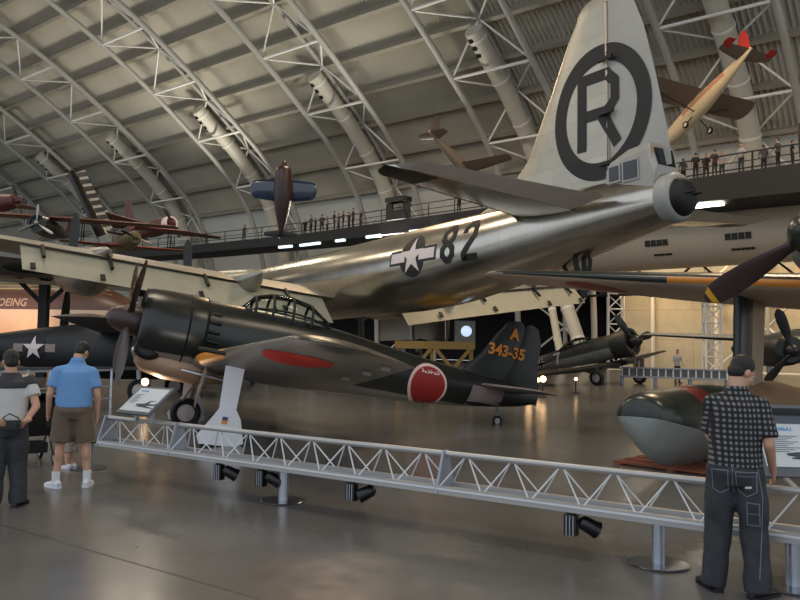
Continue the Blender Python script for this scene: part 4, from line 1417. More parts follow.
def torso_shirt(o, J, m, hemz, w_=(.205, .19, .20, .21), sleeve=.6, name='shirt', vox=.012, dep=1.0, open_=0.05):
    ch, pv, nk = Vector(J['chest']), Vector(J['pelvis']), Vector(J['neck'])
    mb = MB()
    hem = Vector((pv.x, pv.y, hemz))
    mid = pv.lerp(ch, .45)
    tilt = R(0)
    mb.loft([ell(hem, w_[0], .150 * dep, tilt), ell(hem.lerp(mid, .5), w_[1] * 1.02, .148 * dep), ell(mid, w_[1], .142 * dep), ell(ch, w_[2], .145 * dep), ell(ch + Vector((0, -.005, .09)), w_[2] * .86, .122 * dep),
             ell(ch.lerp(nk, .80), .110, .088), ell(nk + Vector((0, 0, .012)), .078, .072)])
    for k in 'lr':
        sh, el_ = Vector(J['sh_' + k]), Vector(J['el_' + k])
        e = sh.lerp(el_, sleeve)
        mb.capsule(nk.lerp(sh, .45) + Vector((0, 0, -.035)), sh, .058, .066)
        mb.path([sh - (e - sh).normalized() * .03, sh, sh.lerp(e, .5), e], [.058, .068, .070, .076], 16)
    s_ = mb.build(name, m, o, 40)
    remesh(s_, vox, 3)
    wrinkle(s_, .005, (7, 7, 9), 3.1)
    return s_
def legs_cloth(o, J, m, waistz, hem_frac, r_hip=.105, r_end=.085, name='trousers', vox=.012, hw=.185, hd=.135):
    pv = Vector(J['pelvis'])
    mb = MB()
    cr = Vector(J['hip_l']).lerp(Vector(J['hip_r']), .5)
    mb.loft([ell((cr.x, cr.y, cr.z - .10), hw * .80, hd * .85), ell((cr.x, cr.y - .012, cr.z), hw, hd * 1.08), ell((pv.x, pv.y, waistz - .03), hw * .97, hd), ell((pv.x, pv.y, waistz), hw * .95, hd * .97)])
    for k in 'lr':
        hp, kn, an = Vector(J['hip_' + k]), Vector(J['kn_' + k]), Vector(J['an_' + k])
        if hem_frac <= 1:
            e = hp.lerp(kn, hem_frac)
            mb.path([hp + Vector((0, 0, .03)), hp.lerp(e, .5), e], [r_hip * .95, r_hip, r_end * 1.12], 20)
        else:
            bt = Vector((an.x, an.y, max(an.z - .05, .035)))
            mb.path([hp + Vector((0, 0, .03)), hp.lerp(kn, .5), kn, kn.lerp(bt, .4), kn.lerp(bt, .8), bt], [r_hip * .95, r_hip, r_hip * .88, r_end * 1.0, r_end * 1.08, r_end], 20)
    t = mb.build(name, m, o, 40)
    remesh(t, vox, 3)
    wrinkle(t, .011 if hem_frac > 1 else .008, (8, 8, 6), 1.7)
    return t
def shoe(o, J, k, m, ms, ln=.27):
    an = Vector(J['an_' + k]); f = Vector(J['ft_' + k]).normalized()
    sdv = Vector((f.y, -f.x, 0))
    mb = MB(); rings = []
    heel = Vector((an.x, an.y, 0)) - f * .075
    for t, w_, h in ((0, .026, .07), (.05, .036, .085), (.2, .040, .09), (.4, .042, .078), (.6, .047, .058), (.8, .048, .048), (.95, .036, .036), (1, .018, .024)):
        c = heel + f * ln * t
        rings.append([c + sdv * w_ * math.cos(2 * PI * q / 16) + Vector((0, 0, max(.006, (h / 2 + h / 2 * math.sin(2 * PI * q / 16)) + .006))) for q in range(16)])
    mb.loft(rings)
    s_ = mb.build('shoe', m, o, 50)
    mb = MB(); rings = []
    for t, w_ in ((-.02, .03), (.05, .042), (.3, .044), (.6, .052), (.85, .050), (1.0, .03), (1.02, .012)):
        c = heel + f * ln * t
        rings.append([c + sdv * w_ * x + Vector((0, 0, z)) for x, z in ((-1, .0), (1, .0), (1, .022), (-1, .022))])
    mb.loft(rings).build('sole', ms, s_, None)
    return s_

# --- man in plaid, right foreground: back to us, looking down at the sign on his right
JM = dict(pelvis=(0, 0, .92), chest=(.0, .03, 1.24), neck=(.01, .045, 1.435), head=(.040, .100, 1.553), nod=-32, look=-42,
          sh_l=(-.155, .03, 1.335), el_l=(-.185, .13, 1.08), wr_l=(-.06, .27, 1.02), sh_r=(.165, .04, 1.325), el_r=(.225, -.01, 1.06), wr_r=(.235, .135, .875),
          hip_l=(-.09, 0, .86), kn_l=(-.12, .03, .47), an_l=(-.15, .02, .085), ft_l=(-.75, 1, 0), hip_r=(.09, 0, .86), kn_r=(.12, .04, .47), an_r=(.145, -.02, .085), ft_r=(.6, 1, 0),
          pn_r=(-1, 0, 0), pn_l=(.3, 0, -1), curl=.55)
def dress_plaid(o, J):
    torso_shirt(o, J, m_plaid, .90, (.190, .180, .188), sleeve=.84, dep=1.02)
    t = legs_cloth(o, J, m_jean, .985, 2, .110, .088, 'jeans', hw=.180)
    bv_ = bvh_of(t)
    X, Zv = (1, 0, 0), (0, 0, 1)
    def seam(nm, pts, w_=.007):
        decal(nm, stroke(pts, w_), (0, 0, 0), X, Zv, bv_, .003, m_stitch, t, .03, 1.0)
    seam('pocket_seam', [(.02, .875), (.15, .872), (.150, .735), (.085, .700), (.025, .735), (.02, .875)])
    seam('pocket_hem', [(.02, .845), (.15, .842)])
    seam('pocket_seam', [(-.145, .875), (-.03, .878), (-.035, .74), (-.09, .71), (-.140, .74), (-.145, .875)])
    seam('leg_pocket_seam', [(.085, .66), (.165, .655), (.165, .50), (.085, .505), (.085, .66)])
    seam('leg_pocket_hem', [(.085, .585), (.165, .58)])
    seam('side_seam', [(.155, .90), (.185, .70), (.175, .45), (.165, .15)], .006)
    seam('yoke_seam', [(-.17, .915), (0, .90), (.17, .915)])
    seam('seat_seam', [(0, .90), (-.005, .72)], .006)
    decal('pocket_label', [[(.075, .755), (.118, .76), (.118, .775), (.075, .770)]], (0, 0, 0), X, Zv, bv_, .004, m_whitem, t, .03, 1.0)
    for k in 'lr': shoe(o, J, k, m_brown, m_lamp, .29)
    MB().loft([ell((.01, .04, 1.425), .085, .078), ell((.012, .045, 1.46), .072, .068)], False, False).build('collar', m_plaid, o, 40)
gp = ground(736, 594)
PM = person('person', 'man in black and white plaid shirt and dark jeans, back turned, at the right', (gp.x, gp.y, 0), R(-30), JM, dress_plaid)
PM.scale = (1.0, 1.0, 1.015)

# --- man in blue polo and brown shorts
JB = dict(pelvis=(0, 0, .95), chest=(.01, .05, 1.25), neck=(.02, .10, 1.465), head=(.055, .185, 1.575), nod=-38, look=-28, lean=6,
          sh_l=(-.185, .05, 1.345), el_l=(-.262, .02, 1.07), wr_l=(-.275, .10, .84), sh_r=(.195, .05, 1.335), el_r=(.262, .02, 1.06), wr_r=(.262, .09, .83),
          hip_l=(-.095, 0, .89), kn_l=(-.125, .02, .50), an_l=(-.155, -.02, .09), ft_l=(-.65, 1, 0), hip_r=(.095, 0, .89), kn_r=(.145, .03, .50), an_r=(.18, 0, .09), ft_r=(.15, 1, 0), curl=.5)
def dress_polo(o, J):
    torso_shirt(o, J, m_polo, .93, (.196, .200, .205), sleeve=.66)
    legs_cloth(o, J, m_short, 1.0, .93, .120, .112, 'shorts', hw=.195)
    for k in 'lr':
        an = Vector(J['an_' + k])
        MB().path([an + Vector((0, 0, -.02)), an + Vector((0, 0, .10))], [.045, .046], 16).build('sock', m_sock, o, 50)
        s_ = shoe(o, J, k, m_shoe, m_shoe, .29)
        f = Vector(J['ft_' + k]).normalized()
        MB().box(Vector((an.x, an.y, .045)) - f * .078, (.05, .02, .03), Matrix.Rotation(math.atan2(-f.x, f.y), 3, 'Z')).build('heel_tab', m_refl, s_, None)
    MB().loft([ell((.02, .095, 1.455), .088, .082, R(-12)), ell((.024, .10, 1.50), .072, .07, R(-12))], False, False).build('collar', m_polo, o, 40)
gb = ground(70, 487)
PB_ = person('person', 'man in light blue polo shirt and brown shorts with white sneakers, head bowed', (gb.x, gb.y, 0), R(18), JB, dress_polo)
# the camera held in his left hand
cmr = thing('camera_case', 'small black camera hanging from the left hand of the man in shorts', 'camera', (gb.x, gb.y, 0), (0, 0, R(18)))
MB().box((-.265, .14, .725), (.06, .10, .075)).build('case', m_lamp, cmr, None)
MB().path([(-.27, .11, .76), (-.275, .12, .80), (-.265, .15, .80), (-.26, .17, .76)], .008, 8).build('strap', m_lamp, cmr, 50)

# --- young man in white tee at the left edge
JL = dict(pelvis=(0, 0, .88), chest=(0, .02, 1.18), neck=(0, .03, 1.36), head=(-.01, .055, 1.485), nod=-14, look=12,
          sh_l=(-.175, .02, 1.29), el_l=(-.235, -.04, 1.02), wr_l=(-.13, -.16, .90), sh_r=(.175, .02, 1.29), el_r=(.255, -.07, 1.03), wr_r=(.175, -.185, .895),
          hip_l=(-.085, 0, .82), kn_l=(-.10, .02, .45), an_l=(-.11, -.02, .085), ft_l=(-.3, 1, 0), hip_r=(.085, 0, .82), kn_r=(.10, .04, .45), an_r=(.115, 0, .085), ft_r=(.4, 1, 0),
          hd_l=(.9, .1, -.3), hd_r=(-.9, .05, -.3), pn_l=(0, 1, 0), pn_r=(0, 1, 0), curl=.35)
def dress_tee(o, J):
    torso_shirt(o, J, m_tee, .86, (.180, .175, .188), sleeve=.62)
    y = MB()
    ch, nk = Vector(J['chest']), Vector(J['neck'])
    y.loft([ell(ch + Vector((0, -.005, .035)), .188, .149), ell(ch + Vector((0, -.008, .10)), .178, .134), ell(ch.lerp(nk, .78), .13, .096), ell(nk + Vector((0, 0, .016)), .082, .076)])
    for k in 'lr':
        sh = Vector(J['sh_' + k]); e = sh.lerp(Vector(J['el_' + k]), .22)
        y.path([sh.lerp(ch, .25), sh, e], [.078, .0785, .078], 16)
    remesh(y.build('shoulder_yoke', m_yoke, o, 40), .012, 2)
    legs_cloth(o, J, m_jean, .93, 2, .105, .082, 'jeans', hw=.172)
    MB().loft([ell((0, 0, .90), .178, .142), ell((0, 0, .935), .176, .140)], False, False).build('belt', m_lamp, o, 40)
    for k in 'lr': shoe(o, J, k, m_lamp, m_lamp, .28)
gl = ground(5, 507)
PL = person('person', 'young man in white T-shirt with charcoal shoulders, hands behind his back, left edge', (gl.x, gl.y, 0), R(22), JL, dress_tee)
bag = thing('camera', 'black camera held behind the back of the man in white T-shirt', 'camera', (gl.x, gl.y, 0), (0, 0, R(22)))
MB().box((.06, -.235, .86), (.13, .07, .09)).build('body', m_lamp, bag, None)
MB().lathe([(-.33, .03), (-.26, .034)], 18, axis='Y', c=(.07, 0, .86)).build('lens', m_lamp, bag, 40)
MB().path([(.0, -.225, .89), (-.04, -.23, .93), (.02, -.215, .97), (.10, -.225, .93), (.125, -.23, .89)], .007, 8).build('strap', m_lamp, bag, 50)

# --- push chair beside him and a child sitting beyond the man in shorts
m_cloth = mat('black_fabric', (.055, .055, .06), .75)
gs = ground(31, 463)
st_ = thing('pushchair', 'black folding pushchair behind the left man beside the man in shorts', 'pushchair', (gs.x, gs.y, 0), (0, 0, R(40)))
for s_ in (-.22, .22):
    MB().path([(s_, -.35, .98), (s_, -.30, .92), (s_, .05, .45), (s_, .38, .06)], .014, 8).build('frame_tube', m_lamp, st_, 50)
    MB().path([(s_, .12, .52), (s_, -.30, .06)], .014, 8).build('frame_tube', m_lamp, st_, 50)
    for y in (-.30, .38):
        wheel(st_, (s_, y, .085), .085, .045, m_tyre, m_hub, axis='X')
MB().tube((-.22, -.35, .98), (.22, -.35, .98), .017, n=10).build('handle_bar', m_lamp, st_, 50)
MB().loft([[(-.2, y, z), (.2, y, z), (.2, y + a, z + c), (-.2, y + a, z + c)] for y, z, a, c in ((.22, .36, .0, .05), (.16, .40, .02, .06), (-.12, .38, .03, .07), (-.22, .60, .06, .02), (-.28, .86, .06, .02))]).build('seat', m_cloth, st_, 30)
hd_ = MB(); rg = []
for k in range(7):
    a = R(-25 + 24 * k)
    rg.append([(.23 * math.cos(PI * q / 10) , -.20 + .27 * math.cos(a) * (.35 + .65 * math.sin(PI * q / 10)), .72 + .28 * math.sin(a) * (.55 + .45 * math.sin(PI * q / 10))) for q in range(11)])
ho = hd_.loft(rg, False, False, closed=False).build('hood', m_cloth, st_, 40)
sd = ho.modifiers.new('t', 'SOLIDIFY'); sd.thickness = .015
MB().box((0, .02, .22), (.34, .34, .14)).build('basket', m_cloth, st_, None)

m_khaki = mat('khaki_cloth', (.62, .58, .52), .8)
JC = dict(pelvis=(0, 0, .60), chest=(0, .03, .82), neck=(0, .04, .955), head=(0, .07, 1.06), nod=-16, look=30,
          sh_l=(-.12, .02, .90), el_l=(-.16, .02, .72), wr_l=(-.15, .10, .58), sh_r=(.12, .02, .90), el_r=(.16, .02, .72), wr_r=(.15, .10, .58),
          hip_l=(-.06, 0, .57), kn_l=(-.07, .02, .31), an_l=(-.075, -.01, .07), ft_l=(-.3, 1, 0), hip_r=(.06, 0, .57), kn_r=(.07, .02, .31), an_r=(.08, 0, .07), ft_r=(.3, 1, 0), curl=.4)
def dress_child(o, J):
    ch, pv, nk = Vector(J['chest']), Vector(J['pelvis']), Vector(J['neck'])
    mb = MB()
    mb.loft([ell((0, 0, .58), .150, .118), ell((0, .02, .70), .145, .115), ell(ch, .155, .115), ell(ch + Vector((0, 0, .07)), .14, .10), ell(nk, .066, .064)])
    for k in 'lr':
        sh, el_ = Vector(J['sh_' + k]), Vector(J['el_' + k])
        mb.path([sh.lerp(ch, .3), sh, sh.lerp(el_, .6)], [.062, .062, .062], 14)
    remesh(mb.build('shirt', m_tee, o, 40), .012, 2)
    legs_cloth(o, J, m_khaki, .63, .95, .092, .088, 'shorts', hw=.135, hd=.11)
    for k in 'lr': shoe(o, J, k, m_shoe, m_shoe, .20)
gc = ground(70, 468)
PC = person('person', 'small child in white shirt and khaki shorts beyond the legs of the man in shorts', (gc.x, gc.y, 0), R(60), JC, dress_child)
PC.scale = (.68,) * 3
# ================================================================== other aircraft
def plane(name, label, loc, rot, mats, Lf, r, span, chord, wz=0.0, wx=0.0, dih=3, fin=(.9, 1.0), stab=(1.6, .7), prop=None, canopy=None, radial=False, taper=.55, group=None, nose_r=None, biplane=False, sweep=0, cat='aeroplane', finish=None):
    """a propeller aeroplane; local origin at the wing, x forward; Lf = (nose x, tail x)"""
    o = thing(name, label, cat, loc, rot, group)
    mf, mw, mt, mp = mats
    xn, xt = Lf
    nr = nose_r or r * .8
    st = [(xn, 0, nr * .8, nr * .8), (xn - .15, 0, nr, nr), (xn * .5, 0, r * .95, r), (0, 0, r, r * 1.05), (xt * .35, .02, r * .8, r * .85), (xt * .7, .06, r * .42, r * .5), (xt, .12, r * .10, r * .2)]
    f_ = body(st, 24).build('fuselage', mf, o, 50)
    if radial:
        MB().lathe([(xn - .75, nr * 1.02), (xn - .1, nr * 1.16), (xn + .12, nr * 1.08), (xn + .1, nr * .85), (xn - .2, nr * .8)], 24).build('cowling', radial, o, 40)
    ws = [(r * .5, wx + chord * .35, chord, wz, .14), (span / 2 - chord * .3, wx + chord * (.35 - .45 * (1 - taper)) - sweep, chord * taper, wz + (span / 2) * math.tan(R(dih)), .10)]
    for sd in (1, -1):
        wing(ws, sd, tip=chord * .3, n=8).build('wing', mw, o, 45)
        if biplane:
            wing([(q[0], q[1] - .3, q[2], q[3] - biplane, q[4]) for q in ws], sd, tip=chord * .3, n=8).build('lower_wing', mw, o, 45)
            y = span * .33
            for dx in (.1, -.5):
                MB().tube((wx + dx, sd * y, wz + .1), (wx + dx - .3, sd * y, wz - biplane + .1), .035, n=6).build('wing_strut', mp, o, 50)
    ss = [(.03, xt + stab[1] * 1.05, stab[1], .14, .09), (stab[0] - .2, xt + stab[1] * .7, stab[1] * .6, .14, .08)]
    for sd in (1, -1):
        wing(ss, sd, tip=.25, cam_=0, n=6).build('tailplane', mt, o, 45)
    fs_ = [(.1, xt + fin[1] * 1.15, fin[1] * 1.1, 0, .08), (fin[0] * .7, xt + fin[1] * .6, fin[1] * .75, 0, .08), (fin[0], xt + fin[1] * .35, fin[1] * .5, 0, .08)]
    wing(fs_, 1, tip=.15, vert=True, cam_=0, n=6, two=False).build('tail_fin', finish or mt[0], o, 45)
    if prop:
        nb, L_, w_, ang, spr = prop
        propeller(o, xn + .08, 0, nb, L_, w_, mp, mp if nb > 2 else mf, ang0=ang, spin_r=spr, spin_l=spr * 1.7)
    if canopy:
        x0, x1, h, cm = canopy
        rg = []
        for k in range(7):
            t = k / 6
            hh = h * math.sin(PI * min(max(.12 + .8 * t, 0), 1)) ** .7
            rg.append([(x0 + (x1 - x0) * t, r * .62 * math.cos(PI * q / 8), r * .72 + hh * math.sin(PI * q / 8)) for q in range(9)])
        c_ = MB().loft(rg).build('canopy', cm, o, 40)
        for g in (1, 3, 5):
            MB().path([Vector(p) for p in rg[g]], .025, 6).build('canopy_frame', mf, c_, 60)
    return o, f_

# --- grey-green fighter with white 7, far right of centre
m_fw = split_mat('fw_camouflage', (.22, .225, .22), (.50, .50, .48), .02, -.01, .5, 0, .22, 3, .10)
m_fwd = mat('fw_dark', (.15, .155, .15), .5, noise=.12)
m_fwu = mat('fw_underside', (.30, .31, .31), .55, noise=.12)
m_fwy = mat('fw_yellow', (.55, .42, .18), .55)
W, wf = plane('fighter', 'grey mottled single-engined fighter with white number 7 parked by the cream wall', (9.544, 36.968, 1.60), (R(6), R(-12.96), R(-49)),
              (m_fw, [m_fwd, m_fwu], [m_fwd, m_fwu], m_lamp), (1.65, -6.6), .56, 10.5, 2.2, wz=-.85, wx=.3, dih=2.0, fin=(1.5, 1.2), stab=(1.8, .9),
              prop=(3, 1.65, .34, 38, .33), canopy=(-.3, -2.1, .42, m_can), radial=m_fwd, nose_r=.60, finish=m_fwd)
wbv = bvh_of(wf)
XS = (1, 0, 0)
decal('number_marking', stroke([(-.19, .26), (.19, .26), (-.02, -.26)], .11), (-2.3, 0, .05), XS, ZU, wbv, .012, m_whitem, W, .15)
for dx, dz in ((0, .2), (0, -.2)):
    pass
cr_ = []
for a in range(4):
    M2 = Matrix.Rotation(a * PI / 2, 2)
    for q in ([(.09, .10), (.42, .10), (.42, .16), (.09, .16)], [(.09, -.16), (.42, -.16), (.42, -.10), (.09, -.10)]):
        cr_.append([tuple(M2 @ Vector(p)) for p in q])
cr_ = [[(x * .68, y * .68) for x, y in p] for p in cr_]
decal('cross_marking', cr_, (-3.35, 0, .0), XS, ZU, wbv, .012, m_whitem, W, .15)
cb_ = [[(-.42, -.10), (.42, -.10), (.42, .10), (-.42, .10)], [(-.10, -.42), (.10, -.42), (.10, .42), (-.10, .42)]]
cb_ = [[(x * .68, y * .68) for x, y in p] for p in cb_]
decal('cross_marking', cb_, (-3.35, 0, .0), XS, ZU, wbv, .010, m_mark, W, .15)
decal('yellow_band', [[(-.35, -.42), (.35, -.42), (.35, .45), (-.35, .45)]], (-4.75, 0, .04), XS, ZU, wbv, .010, m_fwy, W, .15)
for sd in (1, -1):
    zw = -1.625 if sd == 1 else -1.257
    lg = MB().tube((.75, sd * 1.75, -.72), (.6, sd * 1.75, zw + .02), .08, n=10).build('main_leg', m_pale, W, 50)
    wheel(lg, (.6, sd * 1.75, zw), .35, .2, m_tyre, m_hub)
    MB().prism([(1.0, -.75), (.35, -.75), (.32, zw + .27), (.85, zw + .22)], Matrix.Translation((0, sd * 1.92, 0)) @ Matrix.Rotation(PI / 2, 4, 'X'), .03).build('leg_door', m_fwu if sd == -1 else m_pale, lg, None)
    MB().box((.5, sd * 1.1, -.92), (.75, .9, .05)).build('bay_door', m_fwu, W, None)
tw = MB().tube((-5.9, 0, -.1), (-6.0, 0, -.42), .05, n=8).build('tail_wheel_leg', m_oleo, W, 50)
wheel(tw, (-6.0, 0, -.45), .16, .1, m_tyre, m_hub)

# --- airliner with pale belly at far left
m_bo = split_mat('airliner_paint', (.36, .25, .20), (.83, .72, .62), .28, 0, .35, 0, .05, 1.5)
m_boy = mat('airliner_yellow', (.66, .58, .40), .4)
bl = at(10, 322, 46)
BO = thing('airliner', 'pale-bellied airliner with brown stripe behind the foot bridge, lit from below', 'aeroplane', (bl.x, bl.y, 3.0), (0, 0, R(-12)))
st = [(9.2, -.35, .05, .05), (9.0, -.3, .35, .4), (8.0, -.18, .85, 1.0), (6.0, 0, 1.45, 1.65), (3.0, 0, 1.7, 1.9), (-14, 0, 1.7, 1.9), (-16, 0, 1.5, 1.7)]
bf = body(st, 36).build('fuselage', m_bo, BO, 50)
bb = bvh_of(bf)
decal('roof_paint', [[(-16, -.35), (7.0, -.35), (6.0, .9), (-16, .9)]], (0, -1.2, 1.9), (1, 0, 0), (0, .5, .87), bb, .012, m_boy, BO, .5)
decal('lettering', text_polys('BOEING', .62, .01), (1.2, 0, .66), (1, 0, 0), ZU, bb, .02, mat('lettering_pale', (.72, .62, .52), .5), BO, .25, 4)
for sd in (1, -1):
    wing([(1.2, -4, 5.5, -1.2, .12), (16, -11, 2.5, -.2, .1)], sd, tip=.6).build('wing', m_boy, BO, 45)
    g = MB().tube((3.5, sd * .4, -1.7), (3.5, sd * .4, -2.6), .1, n=8).build('nose_leg', m_oleo, BO, 50)
    wheel(g, (3.5, sd * .35, -2.6), .35, .25, m_tyre, m_hub)

# --- dark navy fighter with star and bars at left
m_nv = mat('navy_dark', (.12, .125, .13), .55, noise=.12)
m_nvu = mat('navy_grey', (.22, .225, .23), .55, noise=.1)
sl = at(36, 348, 25)
NV, nvf = plane('fighter', 'dark fuselage with white star and bars behind the two men at left', (sl.x + 2.4, sl.y, sl.z - .05), (0, 0, R(-4)),
                (m_nv, [m_nv, m_nvu], [m_nv, m_nvu], m_lamp), (5.2, -5.5), .86, 11, 2.6, wz=.55, wx=1.6, dih=4, fin=(1.7, 1.5), stab=(2.2, 1.0), prop=(3, 1.6, .34, 20, .3), radial=m_nv, nose_r=.72)
nvb = bvh_of(nvf)
ic = decal('insignia_bar', [[(-.74, -.12), (.74, -.12), (.74, .13), (-.74, .13)]], (-2.2, 0, .06), XS, ZU, nvb, .012, m_pale, NV, .2)
decal('insignia', [disc_poly(.40, 40)], (-2.2, 0, .06), XS, ZU, nvb, .030, m_navy, ic, .2)
decal('insignia_star', [star_poly(.40)], (-2.2, 0, .06), XS, ZU, nvb, .055, m_whitem, ic, .1)
for sd in (1, -1):
    g = MB().tube((1.5, sd * 1.5, .2), (1.6, sd * 1.5, -1.0), .08, n=8).build('main_leg', m_oleo, NV, 50)
    wheel(g, (1.6, sd * 1.5, -1.15), .36, .2, m_tyre, m_hub)
MB().bar((-4, -1.4, -.62), (4.5, -1.3, -.40), .5, .1).build('cowl_panel', m_nvu, NV, None)

# --- aircraft parked behind the floatplane
m_drk = mat('night_paint', (.14, .145, .15), .45, noise=.1)
m_lbl = mat('pale_blue_paint', (.50, .52, .50), .5, noise=.08)
q = at(845, 342, 25)
NF = thing('night_fighter', 'dark twin-engined aeroplane with pale wing parked behind the floatplane pylon', 'aeroplane', (q.x, q.y, 1.85), (0, 0, R(-94)))
body([(4.5, 0, .3, .35), (4.2, 0, .5, .55), (2, 0, .62, .75), (-4, .05, .5, .6), (-7, .1, .15, .3)], 28).build('fuselage', m_drk, NF, 50)
for sd in (1, -1):
    wing([(.4, 1.0, 2.6, .12, .13), (6.0, .6, 1.2, .30, .1)], sd, tip=.4).build('wing', [m_lbl, m_drk], NF, 45)
    nb = body([(2.2, -.12, .35, .35), (2.05, -.12, .45, .45), (.6, -.14, .48, .5), (-2.5, -.1, .1, .12)], 24)
    nb.v = [Vector((p.x, p.y + sd * 2.6, p.z)) for p in nb.v]
    nc = nb.build('nacelle', m_drk, NF, 50)
    propeller(nc, 2.25, -.12, 3, 1.3, .28, m_lamp, m_drk, ang0=20, spin_r=.2, spin_l=.4, y=sd * 2.6)
    g = MB().tube((.6, sd * 2.6, -.5), (.6, sd * 2.6, -1.4), .08, n=8).build('main_leg', m_oleo, NF, 50)
    wheel(g, (.6, sd * 2.6, -1.4), .35, .2, m_tyre, m_hub)

# ------------------------------------------------------------------ hanging aircraft
m_cub = mat('cream_fabric', (.80, .72, .58), .55, noise=.06)
m_cubr = mat('red_fabric', (.66, .16, .13), .5)
m_wbr = mat('brown_wing', (.42, .36, .31), .5, noise=.08)
def cable(p, top, name='cable'):
    pass
c = at(700, 108, 33)
CU, cf = plane('monoplane', 'white high-wing monoplane with red tail tips hanging above the walkway at upper right', c, (R(8), R(17), R(118)),
               (m_cub, [m_wbr, m_wbr], [m_cub, m_wbr], m_lamp), (3.0, -4.3), .52, 8.4, 1.6, wz=.62, wx=.3, dih=1, fin=(1.35, 1.1), stab=(1.75, .95), taper=1.0, finish=m_cubr, prop=(2, .95, .16, 60, .12))
cub = bvh_of(cf)
for dz in (.16, .06, -.04):
    decal('red_stripe', [[(-1.9, -.022), (1.5, -.022), (1.5, .022), (-1.9, .022)]], (-.9, 0, dz), XU, ZU, cub, .012, m_cubr, CU, .3)
for sd in (1, -1):
    sw = [(1.25, -3.55 + .75 - 1.0, .75, .14, .09), (1.62, -3.55 + .55 - 1.0, .55, .14, .08)]
    wing(sw, sd, grow=1.1, tip=.2, cam_=0, n=6).build('red_tip', [m_cubr, m_cubr], CU, 45)
    MB().tube((.2, sd * .4, -.35), (.2, sd * 2.6, .62), .035, n=6).build('wing_strut', m_lamp, CU, 50)
    g = MB().tube((.6, sd * .3, -.4), (.7, sd * .85, -1.05), .04, n=6).build('gear_leg', m_lamp, CU, 50)
    wheel(g, (.7, sd * .9, -1.08), .22, .14, m_tyre, m_hub)
def pose(o, p, f, l):
    f = Vector(f).normalized(); l = Vector(l); l = (l - f * l.dot(f)).normalized()
    o.matrix_world = Matrix.Translation(p) @ Matrix((f, l, f.cross(l))).transposed().to_4x4()
pose(CU, at(700, 106, 45), (-.35, .80, -.49), (-.93, -.36, .07))
c = at(455, 160, 52)
plane('sport_plane', 'small brown hanging plane above the dark tailplane with upturned tail', c, (R(-4), R(12), R(-62)),
      (mat('tan_fabric', (.52, .46, .38), .55), [m_wbr, m_wbr], [m_wbr, m_wbr], m_lamp), (1.8, -3.6), .42, 8.6, 1.15, wz=-.1, wx=.2, dih=2, fin=(1.3, 1.0), stab=(1.3, .8), prop=(2, .8, .14, 40, .12), finish=m_wbr)
pose(bpy.data.objects['sport_plane'], at(463, 167, 52), (.55, .45, -.40), (-.70, .60, .10))
m_blk = mat('black_gloss', (.05, .045, .05), .3)
m_bly = mat('blue_gloss', (.09, .15, .24), .14, coat=.6)
c = at(283, 196, 50)
plane('aerobatic_plane', 'dark vertically hung aerobatic plane with glossy blue wings hanging by the walkway', c, (0, 0, 0),
      (mat('maroon_paint', (.17, .09, .09), .4), [m_bly, m_blk], [m_blk, m_blk], m_lamp), (1.7, -2.9), .6, 4.4, 1.5, wz=-.2, wx=.4, dih=2, taper=.8, fin=(.7, .6), stab=(1.1, .5), prop=(2, 1.1, .2, 0, .2), finish=m_blk)
vx = Vector((.03, -.1, 1)).normalized(); vy = Vector((-.84, .1, -.58)); vy = (vy - vx * vy.dot(vx)).normalized()
AP = bpy.data.objects['aerobatic_plane']
AP.matrix_world = Matrix.Translation(at(283, 193, 50)) @ Matrix((vx, vy, vx.cross(vy))).transposed().to_4x4()
# left cluster
m_mar = mat('maroon_fabric', (.30, .13, .12), .5, noise=.1)
m_wood = mat('red_brown_fabric', (.34, .21, .18), .55, noise=.1)
c = at(47, 228, 44)
plane('racing_plane', 'radial-engined brown high-wing plane hanging nose-on above the silver wing at far left', c, (R(-2), R(0), R(-82)),
      (m_lamp, [m_wood, m_wood], [m_wood, m_wood], m_oleo), (1.7, -4.5), .55, 14.5, 1.7, wz=.55, wx=.1, dih=0, fin=(1.1, 1.0), stab=(1.5, .8), prop=(3, 1.05, .16, 0, .16), radial=m_blk, taper=.8, finish=m_wood)
c = at(157, 228, 52)
plane('aerobatic_plane', 'white-nosed aerobatic plane with tall maroon fin hanging above the silver wing', c, (R(-4), R(-6), R(-40)),
      (m_mar, [m_mar, m_wood], [m_mar, m_mar], m_blk), (1.6, -4.0), .55, 10.5, 1.5, wz=-.1, wx=.1, dih=4, fin=(2.6, 1.5), stab=(1.6, .8), prop=(2, 1.1, .2, 35, .22), radial=m_whitem, finish=m_mar)
c = at(128, 242, 48)
plane('biplane', 'yellow-green and orange biplane half hidden behind the silver wing at left', c, (0, R(-4), R(-55)),
      (mat('olive_paint', (.36, .33, .18), .5), [mat('orange_fabric', (.62, .27, .20), .5), m_wood], [m_wood, m_wood], m_blk), (1.6, -3.6), .5, 8, 1.2, wz=.9, wx=.2, dih=1, prop=(2, 1.0, .16, 70, .15), biplane=1.2)
